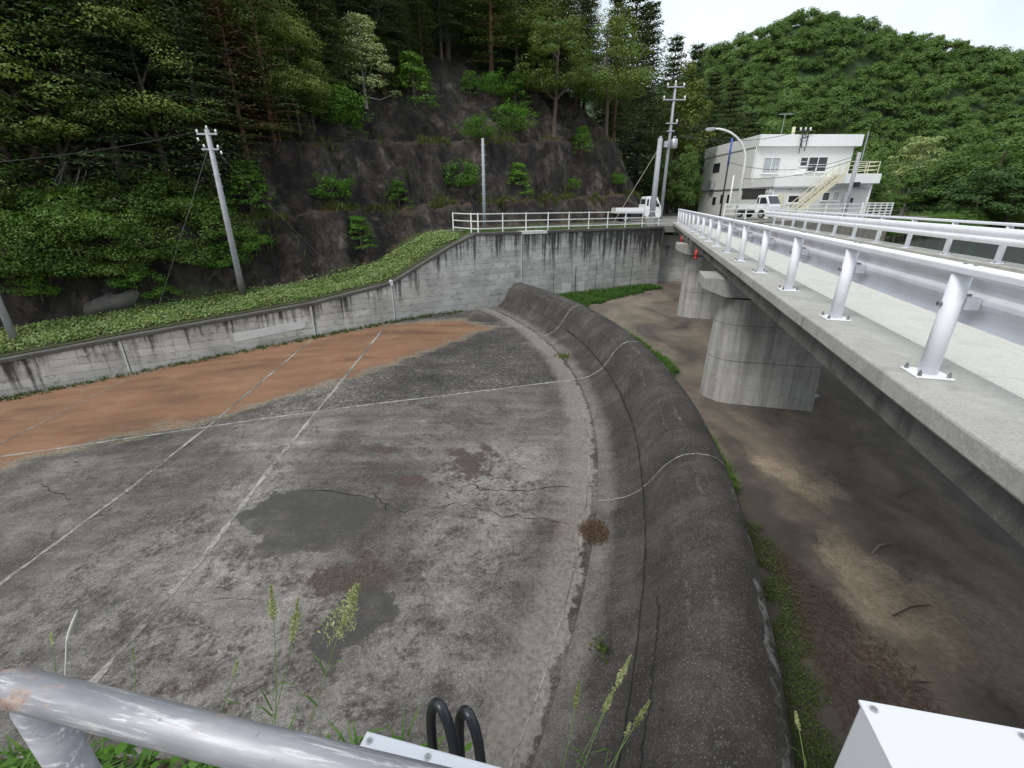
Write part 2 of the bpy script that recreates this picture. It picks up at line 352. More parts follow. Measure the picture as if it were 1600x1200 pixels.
# ---- chute floor
def floor_mat():
    n = NM('worn_chute_concrete', .88); v = n.pos()
    big = n.noise(v, .33, 7, .6, .4); med = n.noise(v, 1.7, 9, .68, .5); fin = n.noise(v, 14, 6, .7)
    c = n.ramp(big, (.33, (.05,.045,.04)), (.5, (.1,.091,.081)), (.66, (.175,.16,.143)))
    c = n.mix(.65, c, n.mix(1.0, c, n.ramp(med, (.3, .42), (.5, .95), (.72, 1.55)), 'MULTIPLY'))
    c = n.mix(.6, c, n.mix(1.0, c, n.ramp(fin, (.28, .35), (.5, 1.0), (.75, 1.9)), 'MULTIPLY'))
    gr = n.noise(v, 48, 4, .7); c = n.mix(.7, c, n.mix(1.0, c, n.ramp(gr, (.3, .35), (.5, .95), (.7, 1.9)), 'MULTIPLY'))
    # pale worn zone
    pale = n.math('MULTIPLY', n.attr('pale'), n.ramp(n.math('ADD', n.math('MULTIPLY', n.noise(v, 1.8, 10, .78), .7), n.math('MULTIPLY', n.noise(v, 20, 5, .7), .3)), (.42, 0.0), (.6, .62)))
    c = n.mix(pale, c, n.ramp(gr, (.3, (.17,.16,.147)), (.65, (.46,.44,.41))))
    # streaks along the flow
    st = n.noise(n.mapping(v, (.25, 2.2, 1), (0, 0, R(14))), 1.3, 8, .65)
    c = n.mix(.55, c, n.mix(1.0, c, n.ramp(st, (.33, .5), (.65, 1.35)), 'MULTIPLY'))
    # brown lichen
    li = n.ramp(n.math('ADD', n.noise(v, 1.1, 10, .74, 1.2), n.math('MULTIPLY', n.attr('pale'), .04)), (.53, 0.0), (.6, 1.0))
    li2 = n.ramp(n.noise(v, 11, 5, .7), (.42, 0.0), (.58, 1.0))
    c = n.mix(n.math('MULTIPLY', n.math('MULTIPLY', li, li2), .85), c, (.042,.033,.026))
    # coarse dark aggregate beyond the cross joint
    dz = n.math('ADD', n.attr('dark'), n.math('MULTIPLY', n.math('SUBTRACT', n.noise(v, 1.4, 7, .7), .5), .5))
    dm = n.ramp(n.math('ADD', n.math('MULTIPLY', dz, .8), .5), (.42, 1.0), (.56, 0.0))
    ca = n.noise(v, 11, 8, .8)
    c = n.mix(dm, c, n.mix(1.0, c, n.ramp(ca, (.36, .22), (.5, .62), (.62, 1.7)), 'MULTIPLY'))
    # brown lichen mats with a shape of their own
    lz = n.math('ADD', n.attr('lich'), n.math('MULTIPLY', n.math('SUBTRACT', n.noise(v, 2.6, 10, .76), .5), 1.7))
    lm = n.ramp(n.math('ADD', lz, .5), (.38, .95), (.52, 0.0))
    c = n.mix(lm, c, n.ramp(n.noise(v, 16, 6, .7), (.3, (.03,.023,.018)), (.6, (.085,.062,.048)), (.75, (.17,.14,.115))))
    # exposed pebbles
    vo = n.voro(v, 32); wn = n.voro(v, 32, out='Color')
    sp = n.math('MULTIPLY', n.ramp(vo, (.14, 1.0), (.32, 0.0)), n.ramp(n.math('ADD', n.sep(wn)[0], n.math('MULTIPLY', n.math('SUBTRACT', n.noise(v, .8, 6, .7), .5), .9)), (.66, 0.0), (.8, 1.0)))
    c = n.mix(n.math('MULTIPLY', sp, .7), c, (.42,.395,.36))
    vo2 = n.voro(v, 70); wn2 = n.voro(v, 70, out='Color')
    sp2 = n.math('MULTIPLY', n.ramp(vo2, (.2, 1.0), (.4, 0.0)), n.ramp(n.sep(wn2)[1], (.5, 0.0), (.6, 1.0)))
    c = n.mix(n.math('MULTIPLY', sp2, .6), c, (.025,.024,.023))
    # light strip along the weir toe
    toe = n.math('ADD', n.attr('toe'), n.math('MULTIPLY', n.math('SUBTRACT', n.noise(v, 2.1, 7, .7), .5), .7))
    tm = n.ramp(toe, (0, 0.0), (.03, .75), (.5, .55), (.75, 0.0))
    c = n.mix(n.math('MULTIPLY', tm, n.ramp(fin, (.3, .3), (.6, 1.0))), c, (.3,.275,.245))
    # tar-dark smooth patches
    pd = n.math('ADD', n.attr('patch'), n.math('MULTIPLY', n.math('SUBTRACT', n.noise(v, 3.2, 9, .72), .5), .75))
    pm = n.ramp(n.math('ADD', n.math('MULTIPLY', pd, 4.0), .5), (.42, 1.0), (.56, 0.0))
    c = n.mix(n.math('MULTIPLY', pm, n.ramp(n.noise(v, 2.0, 8, .7), (.38, .62), (.55, .92))), c, n.ramp(n.noise(v, 22, 6, .7), (.3, (.036,.034,.032)), (.7, (.068,.064,.06))))
    # orange soil
    sd = n.math('ADD', n.attr('soil'), n.math('MULTIPLY', n.math('SUBTRACT', n.noise(n.mapping(v, (.55, 1.6, 1), (0, 0, R(-28))), 1.3, 9, .72), .5), 2.4))
    sm = n.ramp(n.math('ADD', n.math('MULTIPLY', sd, .5), .5), (.26, 1.0), (.48, .85), (.63, 0.0))
    so_ = n.ramp(n.noise(n.mapping(v, (.3, 1.1, 1), (0, 0, R(-28))), .75, 10, .66), (.33, (.12,.062,.035)), (.5, (.2,.104,.056)), (.7, (.265,.145,.082)))
    so_ = n.mix(n.ramp(n.noise(v, 26, 5, .75), (.58, 0.0), (.7, .6)), so_, (.11,.065,.042)); so_ = n.mix(n.ramp(n.noise(v, .8, 8, .7), (.54, 0.0), (.7, .45)), so_, (.32,.205,.125))
    so_ = n.mix(.4, so_, n.mix(1.0, so_, n.ramp(fin, (.3, .5), (.7, 1.4)), 'MULTIPLY'))
    edge = n.math('MULTIPLY', n.ramp(n.math('ADD', n.math('MULTIPLY', sd, .5), .5), (.46, 0.0), (.57, .95), (.8, 0.0)), n.ramp(n.math('ADD', n.math('MULTIPLY', fin, .5), n.math('MULTIPLY', gr, .5)), (.4, 0.0), (.58, 1.0)))
    c = n.mix(edge, c, (.3,.25,.17)); c = n.mix(sm, c, so_)
    n.base(c)
    n.bump(n.math('ADD', n.math('MULTIPLY', med, 1.2), n.math('ADD', n.math('MULTIPLY', fin, .6), n.math('MULTIPLY', sp, .35))), .6, .03)
    return n.m
M['floor'] = floor_mat()
def sdf(X, Y, poly):
    d = np.full(X.shape, 1e9); ins = np.zeros(X.shape, bool); n = len(poly)
    for i in range(n):
        ax, ay = poly[i]; bx, by = poly[(i + 1) % n]
        ex, ey = bx - ax, by - ay; wx, wy = X - ax, Y - ay
        t = np.clip((wx * ex + wy * ey) / (ex * ex + ey * ey), 0, 1)
        d = np.minimum(d, np.hypot(wx - ex * t, wy - ey * t))
        cnd = (ay > Y) != (by > Y)
        with np.errstate(divide='ignore', invalid='ignore'):
            xi = ex * (Y - ay) / (ey if ey else 1e-9) + ax
        ins ^= cnd & (X < xi)
    return np.where(ins, -d, d)
def zfloor(x, y=0):
    t = -(np.asarray(x, float) + 5.3)
    return -4.3 - .085 * (np.where(t > 12, t, .6 * np.log1p(np.exp(np.clip(t, -30, 30) / .6))))
PATCH1 = [(-5.37,7.13),(-4.96,7.95),(-4.2,8.06),(-3.2,7.88),(-2.54,7.42),(-2.82,6.68),(-3.03,6.27),(-4.37,6.04),(-4.54,6.59)]
PATCH2 = [(-2.56,5.27),(-2.28,5.5),(-1.84,5.33),(-1.71,4.92),(-1.9,4.65),(-2.22,4.4),(-2.28,3.96),(-2.79,4.4),(-2.8,4.87)]
SOIL = [(-32,4),(-13.4,10.0),(-11.6,11.2),(-8.77,12.3),(-7.4,13.5),(-5.76,15.0),(-4.4,16.6),(-3.1,18.4),(-1.3,21.3),(-2.7,22.6),(-6.2,22.0),(-9.6,20.5),(-15.7,16.9),(-24,12),(-34,6)]
DARK = [(2.4,14.4),(-3.1,12.75),(-5.5,12.05),(-9,11.4),(-14,10.4),(-24,7.9),(-24,13),(-15,17.5),(-6,23.5),(-1,27),(1.0,24),(2.6,18)]
LICH = [[tuple(atz(px, py, -4.3)[:2]) for px, py in pl] for pl in (((430,905),(505,880),(585,862),(628,905),(570,935),(480,925)), ((695,700),(755,705),(765,742),(715,752)), ((560,930),(600,945),(560,975),(530,960)),
        ((225,1075),(330,1060),(300,1095)), ((850,815),(905,800),(905,845),(860,850)), ((600,745),(660,735),(670,758),(615,765)), ((740,690),(790,700),(770,715)), ((650,632),(690,630),(680,642)), ((545,690),(640,700),(600,715)))]
gx = np.arange(-34, 3.2, .12); gy = np.arange(.8, 27.6, .12)
X, Y = np.meshgrid(gx, gy)
Z = zfloor(X)
PALE = [(-9,3),(-7.4,5.8),(-6.3,7.2),(-5.7,11.2),(-5.2,11.2),(-4.9,6.5),(-2.6,5.6),(-2.4,3.2),(-.5,3.5),(.3,7.5),(1.2,10.2),(-1.5,9.4),(-1.8,4.5),(-3,2),(-9,1.5)]
# rows beyond the wall foot are pulled up to the wall so that nothing of the slab lies behind it
flo = grid_mesh('chute_floor', np.stack([X, Y, Z], -1), M['floor'], {
    'patch': np.minimum(sdf(X, Y, PATCH1), sdf(X, Y, PATCH2)), 'soil': sdf(X, Y, SOIL), 'dark': sdf(X, Y, DARK), 'lich': np.minimum.reduce([sdf(X, Y, q) for q in LICH]),
    'pale': np.clip(.8 - sdf(X, Y, PALE) * 1.1, 0, 1), 'toe': RT - np.hypot(X - OC.x, Y - OC.y)})
tag(flo, 'dark worn concrete floor of the spillway chute with an orange soil stain', kind='structure')

def strip(mb, pts, wdt, zoff=.006, zf=zfloor, jag=0.0, wvar=.3, seg=.25):
    P = []
    for (a, b) in zip(pts[:-1], pts[1:]):
        a = Vector(a); b = Vector(b); k = max(1, int((b - a).length / seg))
        P += [a.lerp(b, i / k) for i in range(k)]
    P.append(Vector(pts[-1]))
    vs = []
    for i, p in enumerate(P):
        t = (P[min(i + 1, len(P) - 1)] - P[max(i - 1, 0)]).normalized(); nn = Vector((-t.y, t.x))
        q = p + nn * rng.uniform(-jag, jag); hw = wdt * .5 * rng.uniform(1 - wvar, 1 + wvar)
        for s_ in (-1, 1):
            e = q + nn * hw * s_; vs.append((e.x, e.y, float(zf(e.x)) + zoff))
    mb.add(vs, [(2*i, 2*i+1, 2*i+3, 2*i+2) for i in range(len(P) - 1)])
nj = NM('joint_mortar', .85); v_ = nj.pos()
nj.base(nj.mix(nj.ramp(nj.noise(v_, 5.5, 10, .78), (.4, 0.0), (.6, 1.0)), (.16,.155,.145), (.4,.39,.36))); M['joint'] = nj.m
nj = NM('joint_mortar_dull', .9); v_ = nj.pos()
nj.base(nj.mix(nj.ramp(nj.math('ADD', nj.math('MULTIPLY', nj.noise(v_, 9, 8, .78), .55), nj.math('MULTIPLY', nj.noise(v_, .8, 5, .6), .45)), (.44, 0.0), (.58, 1.0)), (.095,.088,.078), (.36,.34,.31))); M['jointdull'] = nj.m
M['crack'] = plain('crack_dark', (.018,.017,.016), .95)
for pts, wd, mt in (([(-6.3,22.6),(-5.85,14.9),(-5.53,8.85),(-5.3,6.2),(-5.32,3.6),(-5.4,1.2)], .11, 'jointdull'),
                ([(-9.35,20.6),(-8.6,11.5),(-8.45,8.3),(-8.5,5.8),(-8.6,1.5)], .09, 'jointdull'),
                ([(-15.2,17.3),(-14.6,11.3),(-14.3,6)], .06, 'jointdull'),
                ([(2.1,14.38),(-3.14,12.7),(-5.52,11.99),(-8.57,11.45),(-13.7,10.54),(-24,7.9)], .075, 'joint')):
    m = MB(); strip(m, pts, wd * .85, jag=.01, wvar=.5, seg=.16); m.build('floor_joint', M[mt], flo)
# joint along the weir toe
m = MB(); strip(m, [(OC.x + (RT - .12) * math.cos(a), OC.y + (RT - .12) * math.sin(a)) for a in np.linspace(-.42, .5, 40)], .03, wvar=.75, jag=.012)
m.build('floor_joint', M['jointdull'], flo)
def crackline(a, b, amp, n):
    a = Vector(a); b = Vector(b); t = (b - a); nn = Vector((-t.y, t.x)).normalized(); off = 0; out = []
    for i in range(n + 1):
        off = off * .75 + rng.uniform(-amp, amp); out.append(tuple(a.lerp(b, i / n) + nn * off))
    return out
m = MB()
for a, b, amp, n, wd in (((-4.2,8.02),(-2.4,7.6),.06,14,.035), ((-2.5,7.45),(-.9,7.45),.1,16,.022), ((-.9,7.45),(.9,7.0),.09,16,.022),
                         ((-1.3,8.6),(-.6,8.0),.08,10,.035), ((-.6,8.0),(1.2,8.15),.06,14,.028), ((-2.9,7.9),(-2.45,7.35),.05,8,.03), ((.2,7.3),(1.1,7.0),.05,8,.02),
                         ((-4.9,5.1),(-3.9,5.2),.06,8,.014), ((-9.5,8.2),(-11,9.0),.05,8,.03)):
    strip(m, crackline(a, b, amp, n), wd * .5, .008, jag=.012, wvar=.85, seg=.08)
m.build('crack', M['crack'], flo)

# ---- approach floor (upstream side, under the bridge)
def app_mat():
    n = NM('silty_concrete', .8); v = n.pos()
    big = n.noise(n.mapping(v, (1, .55, 1), (0, 0, R(-18))), .42, 8, .62, .8); med = n.noise(v, 1.6, 9, .68, .5); fin = n.noise(v, 16, 5, .65)
    c = n.ramp(big, (.32, (.06,.052,.043)), (.42, (.115,.096,.076)), (.54, (.165,.137,.106)), (.66, (.23,.19,.148)))
    c = n.mix(.55, c, n.mix(1.0, c, n.ramp(med, (.3, .5), (.7, 1.35)), 'MULTIPLY'))
    c = n.mix(.35, c, n.mix(1.0, c, n.ramp(fin, (.3, .6), (.7, 1.35)), 'MULTIPLY'))
    sl_ = n.math('ADD', n.attr('lit_silt'), n.math('MULTIPLY', n.math('SUBTRACT', n.noise(n.mapping(v, (1, .6, 1), (0, 0, R(-18))), 1.2, 9, .72), .5), 2.4))  # tan silt colour, also brightening the floor that the bridge shades
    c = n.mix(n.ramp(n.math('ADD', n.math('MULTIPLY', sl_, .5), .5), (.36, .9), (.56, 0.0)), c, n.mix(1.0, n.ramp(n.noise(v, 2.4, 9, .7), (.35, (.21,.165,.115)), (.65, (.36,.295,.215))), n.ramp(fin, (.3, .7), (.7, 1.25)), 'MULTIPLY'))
    wet_shade = n.math('ADD', n.attr('wet_shade'), n.math('MULTIPLY', n.math('SUBTRACT', n.noise(v, 1.1, 7, .65), .5), 1.4))  # damp band by the weir, plus bridge shade painted at the right
    wm = n.ramp(n.math('ADD', n.math('MULTIPLY', wet_shade, .5), .5), (.38, 1.0), (.54, 0.0))
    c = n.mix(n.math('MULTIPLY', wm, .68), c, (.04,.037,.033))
    pud = n.ramp(n.math('ADD', n.math('MULTIPLY', n.math('ADD', n.attr('puddle'), n.math('MULTIPLY', n.math('SUBTRACT', n.noise(v, .9, 5, .6), .5), .9)), .5), .5), (.47, 1.0), (.53, 0.0))
    c = n.mix(n.math('MULTIPLY', pud, .6), c, (.07,.06,.048))
    n.base(c); n.rough(n.math('SUBTRACT', .85, n.math('ADD', n.math('MULTIPLY', wm, .12), n.math('MULTIPLY', pud, .72)), True))
    bp = n.math('MULTIPLY', n.math('ADD', med, n.math('MULTIPLY', fin, .4)), n.math('SUBTRACT', 1.0, pud)); n.bump(bp, .45, .02)
    return n.m
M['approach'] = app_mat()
ZA = -4.05
ys = np.concatenate([np.arange(.8, 20, .2), np.arange(20, 36.1, .4)]); ss = np.linspace(0, 1, 90) ** 1.3
def left_x(y):
    r2 = (RU - .9) ** 2 - (y - OC.y) ** 2
    x = OC.x + math.sqrt(max(r2, 0))
    xw = -1.96 + (y - 25.3) / .507 * .862 - .3        # wall foot
    return max(x, xw) if y > 25 else x
P = np.zeros((len(ys), len(ss), 3))
for i, y in enumerate(ys):
    x0 = left_x(y); P[i, :, 0] = x0 + (30 - x0) * ss; P[i, :, 1] = y; P[i, :, 2] = ZA
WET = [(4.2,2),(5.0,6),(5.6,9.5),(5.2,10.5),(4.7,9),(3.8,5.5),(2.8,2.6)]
WET_SHADE2 = [(8.6,2),(9.8,5.5),(10.5,9),(9.6,9.5),(8.2,6.5),(7.9,4)]  # damp dark patch that also paints the bridge's shadow into the floor
LIT_SILT = [(5.2,6.6),(6.4,5.6),(7.4,4.6),(7.4,2.6),(5.9,3.0),(4.9,4.6)]  # tan silt patches, painted light to lift the shaded near floor
LIT_SILT2 = [(5.2,9.6),(6.3,8.6),(6.7,7.4),(5.8,7.4),(5.0,8.6)]
PUD = [(5.3,11.6),(7.0,11.1),(9.2,12.4),(10,15),(8,14.5),(5.9,12.6)]
apf = grid_mesh('approach_floor', P, M['approach'], {'wet_shade': np.minimum(sdf(P[...,0], P[...,1], WET), sdf(P[...,0], P[...,1], WET_SHADE2)), 'puddle': sdf(P[...,0], P[...,1], PUD), 'lit_silt': np.minimum(sdf(P[...,0], P[...,1], LIT_SILT), sdf(P[...,0], P[...,1], LIT_SILT2))})
tag(apf, 'brown silty concrete floor on the reservoir side of the weir', kind='structure')

# ------------------------------------------------------------------ weir
PROF = [(0,-4.3),(0,-3.52),(.04,-3.33),(.13,-3.17),(.27,-3.06),(.43,-3.0),(.62,-2.985),(.8,-3.02),(.95,-3.1),(1.08,-3.22),(1.2,-3.38),(1.32,-3.58),(1.42,-3.74),(1.5,-3.84),
        (1.505,-3.875),(1.6,-3.97),(1.75,-4.08),(1.92,-4.18),(2.1,-4.25),(2.3,-4.296),(2.42,-4.305),(2.42,-4.6)]
def wpt(t, a, z, out=0.0):
    r = RU - t; return (OC.x + r * math.cos(a), OC.y + r * math.sin(a), z)
def weir_mat():
    n = NM('dark_weathered_weir_concrete', .85); uv = n.node('ShaderNodeUVMap', uv_map='UVMap').outputs[0]; v = n.pos()
    t = n.sep(uv)[0]
    c = n.ramp(n.noise(v, .9, 8, .65), (.3, (.024,.021,.019)), (.5, (.043,.038,.0345)), (.7, (.08,.072,.065)))
    fin = n.noise(v, 18, 6, .72)
    c = n.mix(.6, c, n.mix(1.0, c, n.ramp(fin, (.28, .45), (.5, 1.0), (.75, 1.8)), 'MULTIPLY'))
    g2 = n.noise(v, 60, 4, .72); c = n.mix(.75, c, n.mix(1.0, c, n.ramp(g2, (.3, .3), (.5, .9), (.7, 2.3)), 'MULTIPLY'))
    lon = n.noise(n.mapping(uv, (5, .35, 1)), 1.0, 7, .65)             # bands along the crest
    c = n.mix(.5, c, n.mix(1.0, c, n.ramp(lon, (.33, .6), (.66, 1.55)), 'MULTIPLY'))
    acr = n.noise(n.mapping(uv, (.5, 4, 1)), 1.2, 6, .65)
    c = n.mix(n.math('MULTIPLY', n.ramp(t, (.15, 0.0), (.3, 1.0)), .45), c, n.mix(1.0, c, n.ramp(acr, (.35, .55), (.65, 1.4)), 'MULTIPLY'))
    # lime runs near crest: thin broken lines along the crest
    br = n.ramp(n.noise(v, 7, 7, .75), (.5, 0.0), (.6, 1.0))
    for t0, hw, am in ((.30, .02, .5), (.42, .012, .45), (.055, .045, .8)):
        ln = n.math('SUBTRACT', 1.0, n.math('DIVIDE', n.math('ABSOLUTE', n.math('SUBTRACT', n.math('ADD', t, n.math('MULTIPLY', n.math('SUBTRACT', n.noise(v, 1.2, 5), .5), .12)), t0)), hw), True)
        sel = n.ramp(n.noise(v, .55, 5, .6), (.45, 0.0), (.58, 1.0))
        c = n.mix(n.math('MULTIPLY', n.math('MULTIPLY', n.math('MULTIPLY', ln, br), sel), am), c, (.34,.34,.33))
    # worn mortar facing on the upstream edge of the near half
    sy = n.sep(uv)[1]
    edge = n.math('SUBTRACT', 1.0, n.math('DIVIDE', n.math('ABSOLUTE', n.math('SUBTRACT', n.math('ADD', t, n.math('MULTIPLY', n.math('SUBTRACT', n.noise(v, 3.0, 6, .65), .5), .1)), .045)), .05), True)
    msel = n.ramp(n.math('ADD', n.noise(v, 1.25, 7, .7), n.math('MULTIPLY', n.sep(v)[1], -.018)), (.44, 0.0), (.5, 1.0))
    c = n.mix(n.math('MULTIPLY', n.math('MULTIPLY', n.ramp(edge, (.15, 0.0), (.3, 1.0)), msel), .85), c, n.mix(1.0, (.27,.27,.265), n.ramp(g2, (.3, .55), (.65, 1.15)), 'MULTIPLY'))
    pink = n.ramp(n.noise(v, 2.2, 8, .7), (.55, 0.0), (.72, 1.0)); c = n.mix(n.math('MULTIPLY', pink, .4), c, (.105,.093,.086))
    vo = n.voro(v, 38); wn = n.voro(v, 38, out='Color')
    sp = n.math('MULTIPLY', n.ramp(vo, (.18, 1.0), (.32, 0.0)), n.ramp(n.sep(wn)[0], (.55, 0.0), (.6, 1.0)))
    c = n.mix(n.math('MULTIPLY', sp, .6), c, (.28,.27,.25))
    # rusty moss band at the foot of the far half
    ms = n.math('MULTIPLY', n.ramp(t, (.66, 0.0), (.74, 1.0)), n.ramp(n.math('ADD', n.math('MULTIPLY', n.sep(v)[1], .05), n.math('MULTIPLY', n.noise(v, 2.5, 8, .7), .9)), (1.06, 0.0), (1.2, .9)))
    c = n.mix(ms, c, n.ramp(fin, (.3, (.03,.022,.012)), (.7, (.12,.085,.04))))
    # silt left at the toe
    tt = n.math('ADD', t, n.math('MULTIPLY', n.math('SUBTRACT', n.noise(v, 1.5, 8, .7), .5), .22))
    c = n.mix(n.math('MULTIPLY', n.ramp(tt, (.8, 0.0), (.9, .85)), n.ramp(fin, (.25, .3), (.6, 1.0))), c, n.mix(1.0, n.ramp(n.noise(v, 1.6, 9, .75), (.35, (.1,.092,.082)), (.65, (.27,.25,.22))), n.ramp(g2, (.3, .4), (.65, 1.35)), 'MULTIPLY'))
    n.base(c); n.bump(n.math('ADD', n.math('ADD', fin, n.math('MULTIPLY', g2, .5)), n.noise(v, 5, 6, .65)), .9, .022); return n.m
M['weir'] = weir_mat()
A0, A1, NA = -.47, .535, 150
angs = np.linspace(A0, A1, NA)
me = bpy.data.meshes.new('weir'); vs = []; fs = []; uvs = []
npf = len(PROF)
for a in angs:
    for (t, z) in PROF:
        jit = mnoise.noise(Vector((a * 20, t * 3, 1))) * .012 if .1 < t < 2.2 else 0
        vs.append(wpt(t, a, z + jit)); uvs.append((t / 2.42, a * 25))
for i in range(NA - 1):
    for k in range(npf - 1):
        fs.append((i*npf + k, i*npf + k + 1, (i+1)*npf + k + 1, (i+1)*npf + k))
fs.append(tuple(range(npf - 1, -1, -1))); fs.append(tuple((NA - 1) * npf + k for k in range(npf)))
me.from_pydata(vs, [], fs); me.update(); me.materials.append(M['weir'])
uvl = me.uv_layers.new(name='UVMap')
for l in me.loops: uvl.data[l.index].uv = uvs[l.vertex_index]
for p in me.polygons: p.use_smooth = len(p.vertices) == 4
weir = link('weir', me)
sh = weir.modifiers.new('edge', 'EDGE_SPLIT'); sh.split_angle = R(32)
tag(weir, 'dark curved concrete overflow weir sweeping across the spillway', 'weir')
def ribbon_over(a, t0, t1, wd, mat, name, off=.006, jag=0.0):
    m = MB(); pts = []
    for i in range(len(PROF) - 1):
        (ta, za), (tb, zb) = PROF[i], PROF[i + 1]
        for k in range(4):
            f = k / 4; pts.append((ta + (tb - ta) * f, za + (zb - za) * f))
    pts = [p for p in pts if t0 <= p[0] <= t1 and p[1] > -4.31 and not (p[0] < .001 and p[1] < -3.9)]
    vs = []; cur = 0
    for i, (t, z) in enumerate(pts):
        p0, p1 = pts[max(i - 1, 0)], pts[min(i + 1, len(pts) - 1)]
        dx, dz = p1[0] - p0[0], p1[1] - p0[1]; L = math.hypot(dx, dz) or 1; nx, nz = -dz / L, dx / L
        if nz < 0 and t > .1: nx, nz = -nx, -nz
        if t <= .1: nx, nz = -abs(nx), abs(nz)
        cur = cur * .8 + rng.uniform(-jag, jag)
        for s_ in (-1, 1): vs.append(wpt(t + nx * off, a + cur + s_ * wd * rng.uniform(.35, 1.3) / 2 / 25, z + nz * off + .003))
    m.add(vs, [(2*i, 2*i+1, 2*i+3, 2*i+2) for i in range(len(pts) - 1)])
    return m.build(name, mat, weir)
def ang_of(p): return math.atan2(p[1] - OC.y, p[0] - OC.x)
for p, wd in (((2.02,14.4), .055), ((1.5,7.7), .03), ((.95,19.6), .05)):
    ribbon_over(ang_of(p), 0.02, 2.4, wd, M['joint'], 'weir_joint', jag=.0004)
# dark open groove along the lower third, and pale mortar repairs on the crest edge
def along_ribbon(a0, a1, t, wd, mat, name, wig=.0, off=.008, n=120, wv=.5):
    m = MB(); vs = []
    tz = lambda tt: np.interp(tt, [q[0] for q in PROF[1:-1]], [q[1] for q in PROF[1:-1]])
    k = 0
    for i, a in enumerate(np.linspace(a0, a1, n)):
        k = k * .8 + rng.uniform(-wig, wig); hw = wd / 2 * rng.uniform(1 - wv, 1 + wv)
        for s_ in (-1, 1):
            tt = t + k + s_ * hw; dz = (tz(tt + .02) - tz(tt - .02)) / .04; L = math.hypot(1, dz); vs.append(wpt(tt - off * dz / L, a, float(tz(tt)) + off / L))
    m.add(vs, [(2*i, 2*i+1, 2*i+3, 2*i+2) for i in range(n - 1)])
    return m.build(name, mat, weir)
along_ribbon(-.45, .25, 1.5, .02, M['crack'], 'weir_groove', .006, wv=.8)
along_ribbon(-.45, -.33, 1.3, .014, M['crack'], 'weir_crack', .012, wv=.9)
M['mortar'] = concrete('grey_crest_mortar', (.2,.2,.195), (.32,.32,.31), dirt=(.08,.08,.078), dirt_amt=.6)
for (a0, a1) in ((-.035,-.01), (.32,.36)):
    along_ribbon(a0, a1, .2, .2, M['light'], 'repair_patch', .0, .012, 8, .05)

# ------------------------------------------------------------------ far training wall
def zw(u): return float(np.interp(-u, [-x for x in WU], WZ))
wall = thing('retaining_wall', 'long stained grey concrete wall with a sloping top along the spillway', 'retaining wall', C0, WROT)
cuts = [26, 15.76, 8.6, 4.72, -2.9, -14.2]
for ua, ub in zip(cuts[:-1], cuts[1:]):
    us = [ua] + [x for x in WU if ub < x < ua] + [ub]
    top = [(-u, zw(u) - .14) for u in us]
    MB().prism(top + [(-ub, -6.6), (-ua, -6.6)], 'y', 0, .45).build('wall_panel', M['wall'], wall)
us = [26,19.21,15.76,8.58,4.75]
def coping(us):
    m = MB(); poly = [(-u, zw(u)) for u in us] + [(-u, zw(u) - .14) for u in us[::-1]]
    return m.prism(poly, 'y', -.06, .55).build('coping', M['coping'], wall, bevel=.015)
coping(us); coping([4.68, 1.58, 0]); coping([0, -2.88]); coping([-4.6, -14.2])
MB().box(2.88, 4.6, -.07, .55, -.37, -.215).build('coping', M['light'], wall)
for u in (15.76, 8.6, 4.72, -2.9):
    zt = zw(u) + .02
    MB().box(-u - .03, -u + .03, -.012, .02, -6.5, zt - .14).build('joint_strip', M['light'], wall)
    MB().box(-u + .031, -u + .055, -.008, .02, -6.5, zt - .14).build('joint_gap', M['crack'], wall)
MB().box(-4.79, -4.66, -.1, .1, zw(4.72) - .16, zw(4.72) + .1).build('joint_cap', M['light'], wall)
MB().prism([(-11.9, -4.42), (-8.95, -4.16), (-8.95, -3.82), (-11.9, -4.05)], 'y', -.02, .01).build('repair_patch', M['light'], wall)
for x0, x1 in ((5.9, 6.55), (7.15, 7.6)):
    MB().box(x0, x1, -.02, .01, -4.0, -3.35).build('repair_patch', M['light'], wall)
for x0, w_ in ((5.2, .03), (6.85, .06), (8.5, .035), (10.1, .03), (11.6, .04)):
    MB().box(x0, x0 + w_, -.006, .01, -4.0, -1.4 - (x0 % 1) * 1.2).build('drip_line', M['coping'], wall)

# abutment at the far end of the bridge
ab = thing('bridge_abutment', 'stained concrete abutment under the far end of the bridge', 'abutment', BP, BROT)
MB().box(-.75, 10, 31.3, 32.5, -6, -.55).build('abutment_wall', M['wall'], ab)
MB().box(-.75, 10, 30.95, 31.3, -1.55, -.85).build('bearing_shelf', M['cap'], ab)

# ------------------------------------------------------------------ road fence on the wall
def fence_run(root, pts, post_every, h, rails, pr, rr, mat, square=False):
    posts = []
    for a, b in zip(pts[:-1], pts[1:]):
        a = Vector(a); b = Vector(b); L = (b - a).length; k = max(1, round(L / post_every))
        for z in rails:
            MB().bar(a + Vector((0, 0, z)), b + Vector((0, 0, z)), rr, rr).build('rail', mat, root)
        for i in range(k + 1): posts.append(a.lerp(b, i / k))
    used = []
    for p in posts:
        if all((p - q).length > .1 for q in used):
            used.append(p); MB().bar(p, p + Vector((0, 0, h + .02)), pr, pr).build('post', mat, root)
rf = thing('road_fence', 'low white three rail fence along the top of the far concrete wall', 'fence', C0, WROT)
fence_run(rf, [(-.1, 2.6, -.23), (.15, .75, -.23), (.35, .32, -.23), (14.0, .32, -.23), (14.0, 1.5, -.23)], 1.5, .98, (.2, .58, .95), .055, .05, M['fencewhite'])

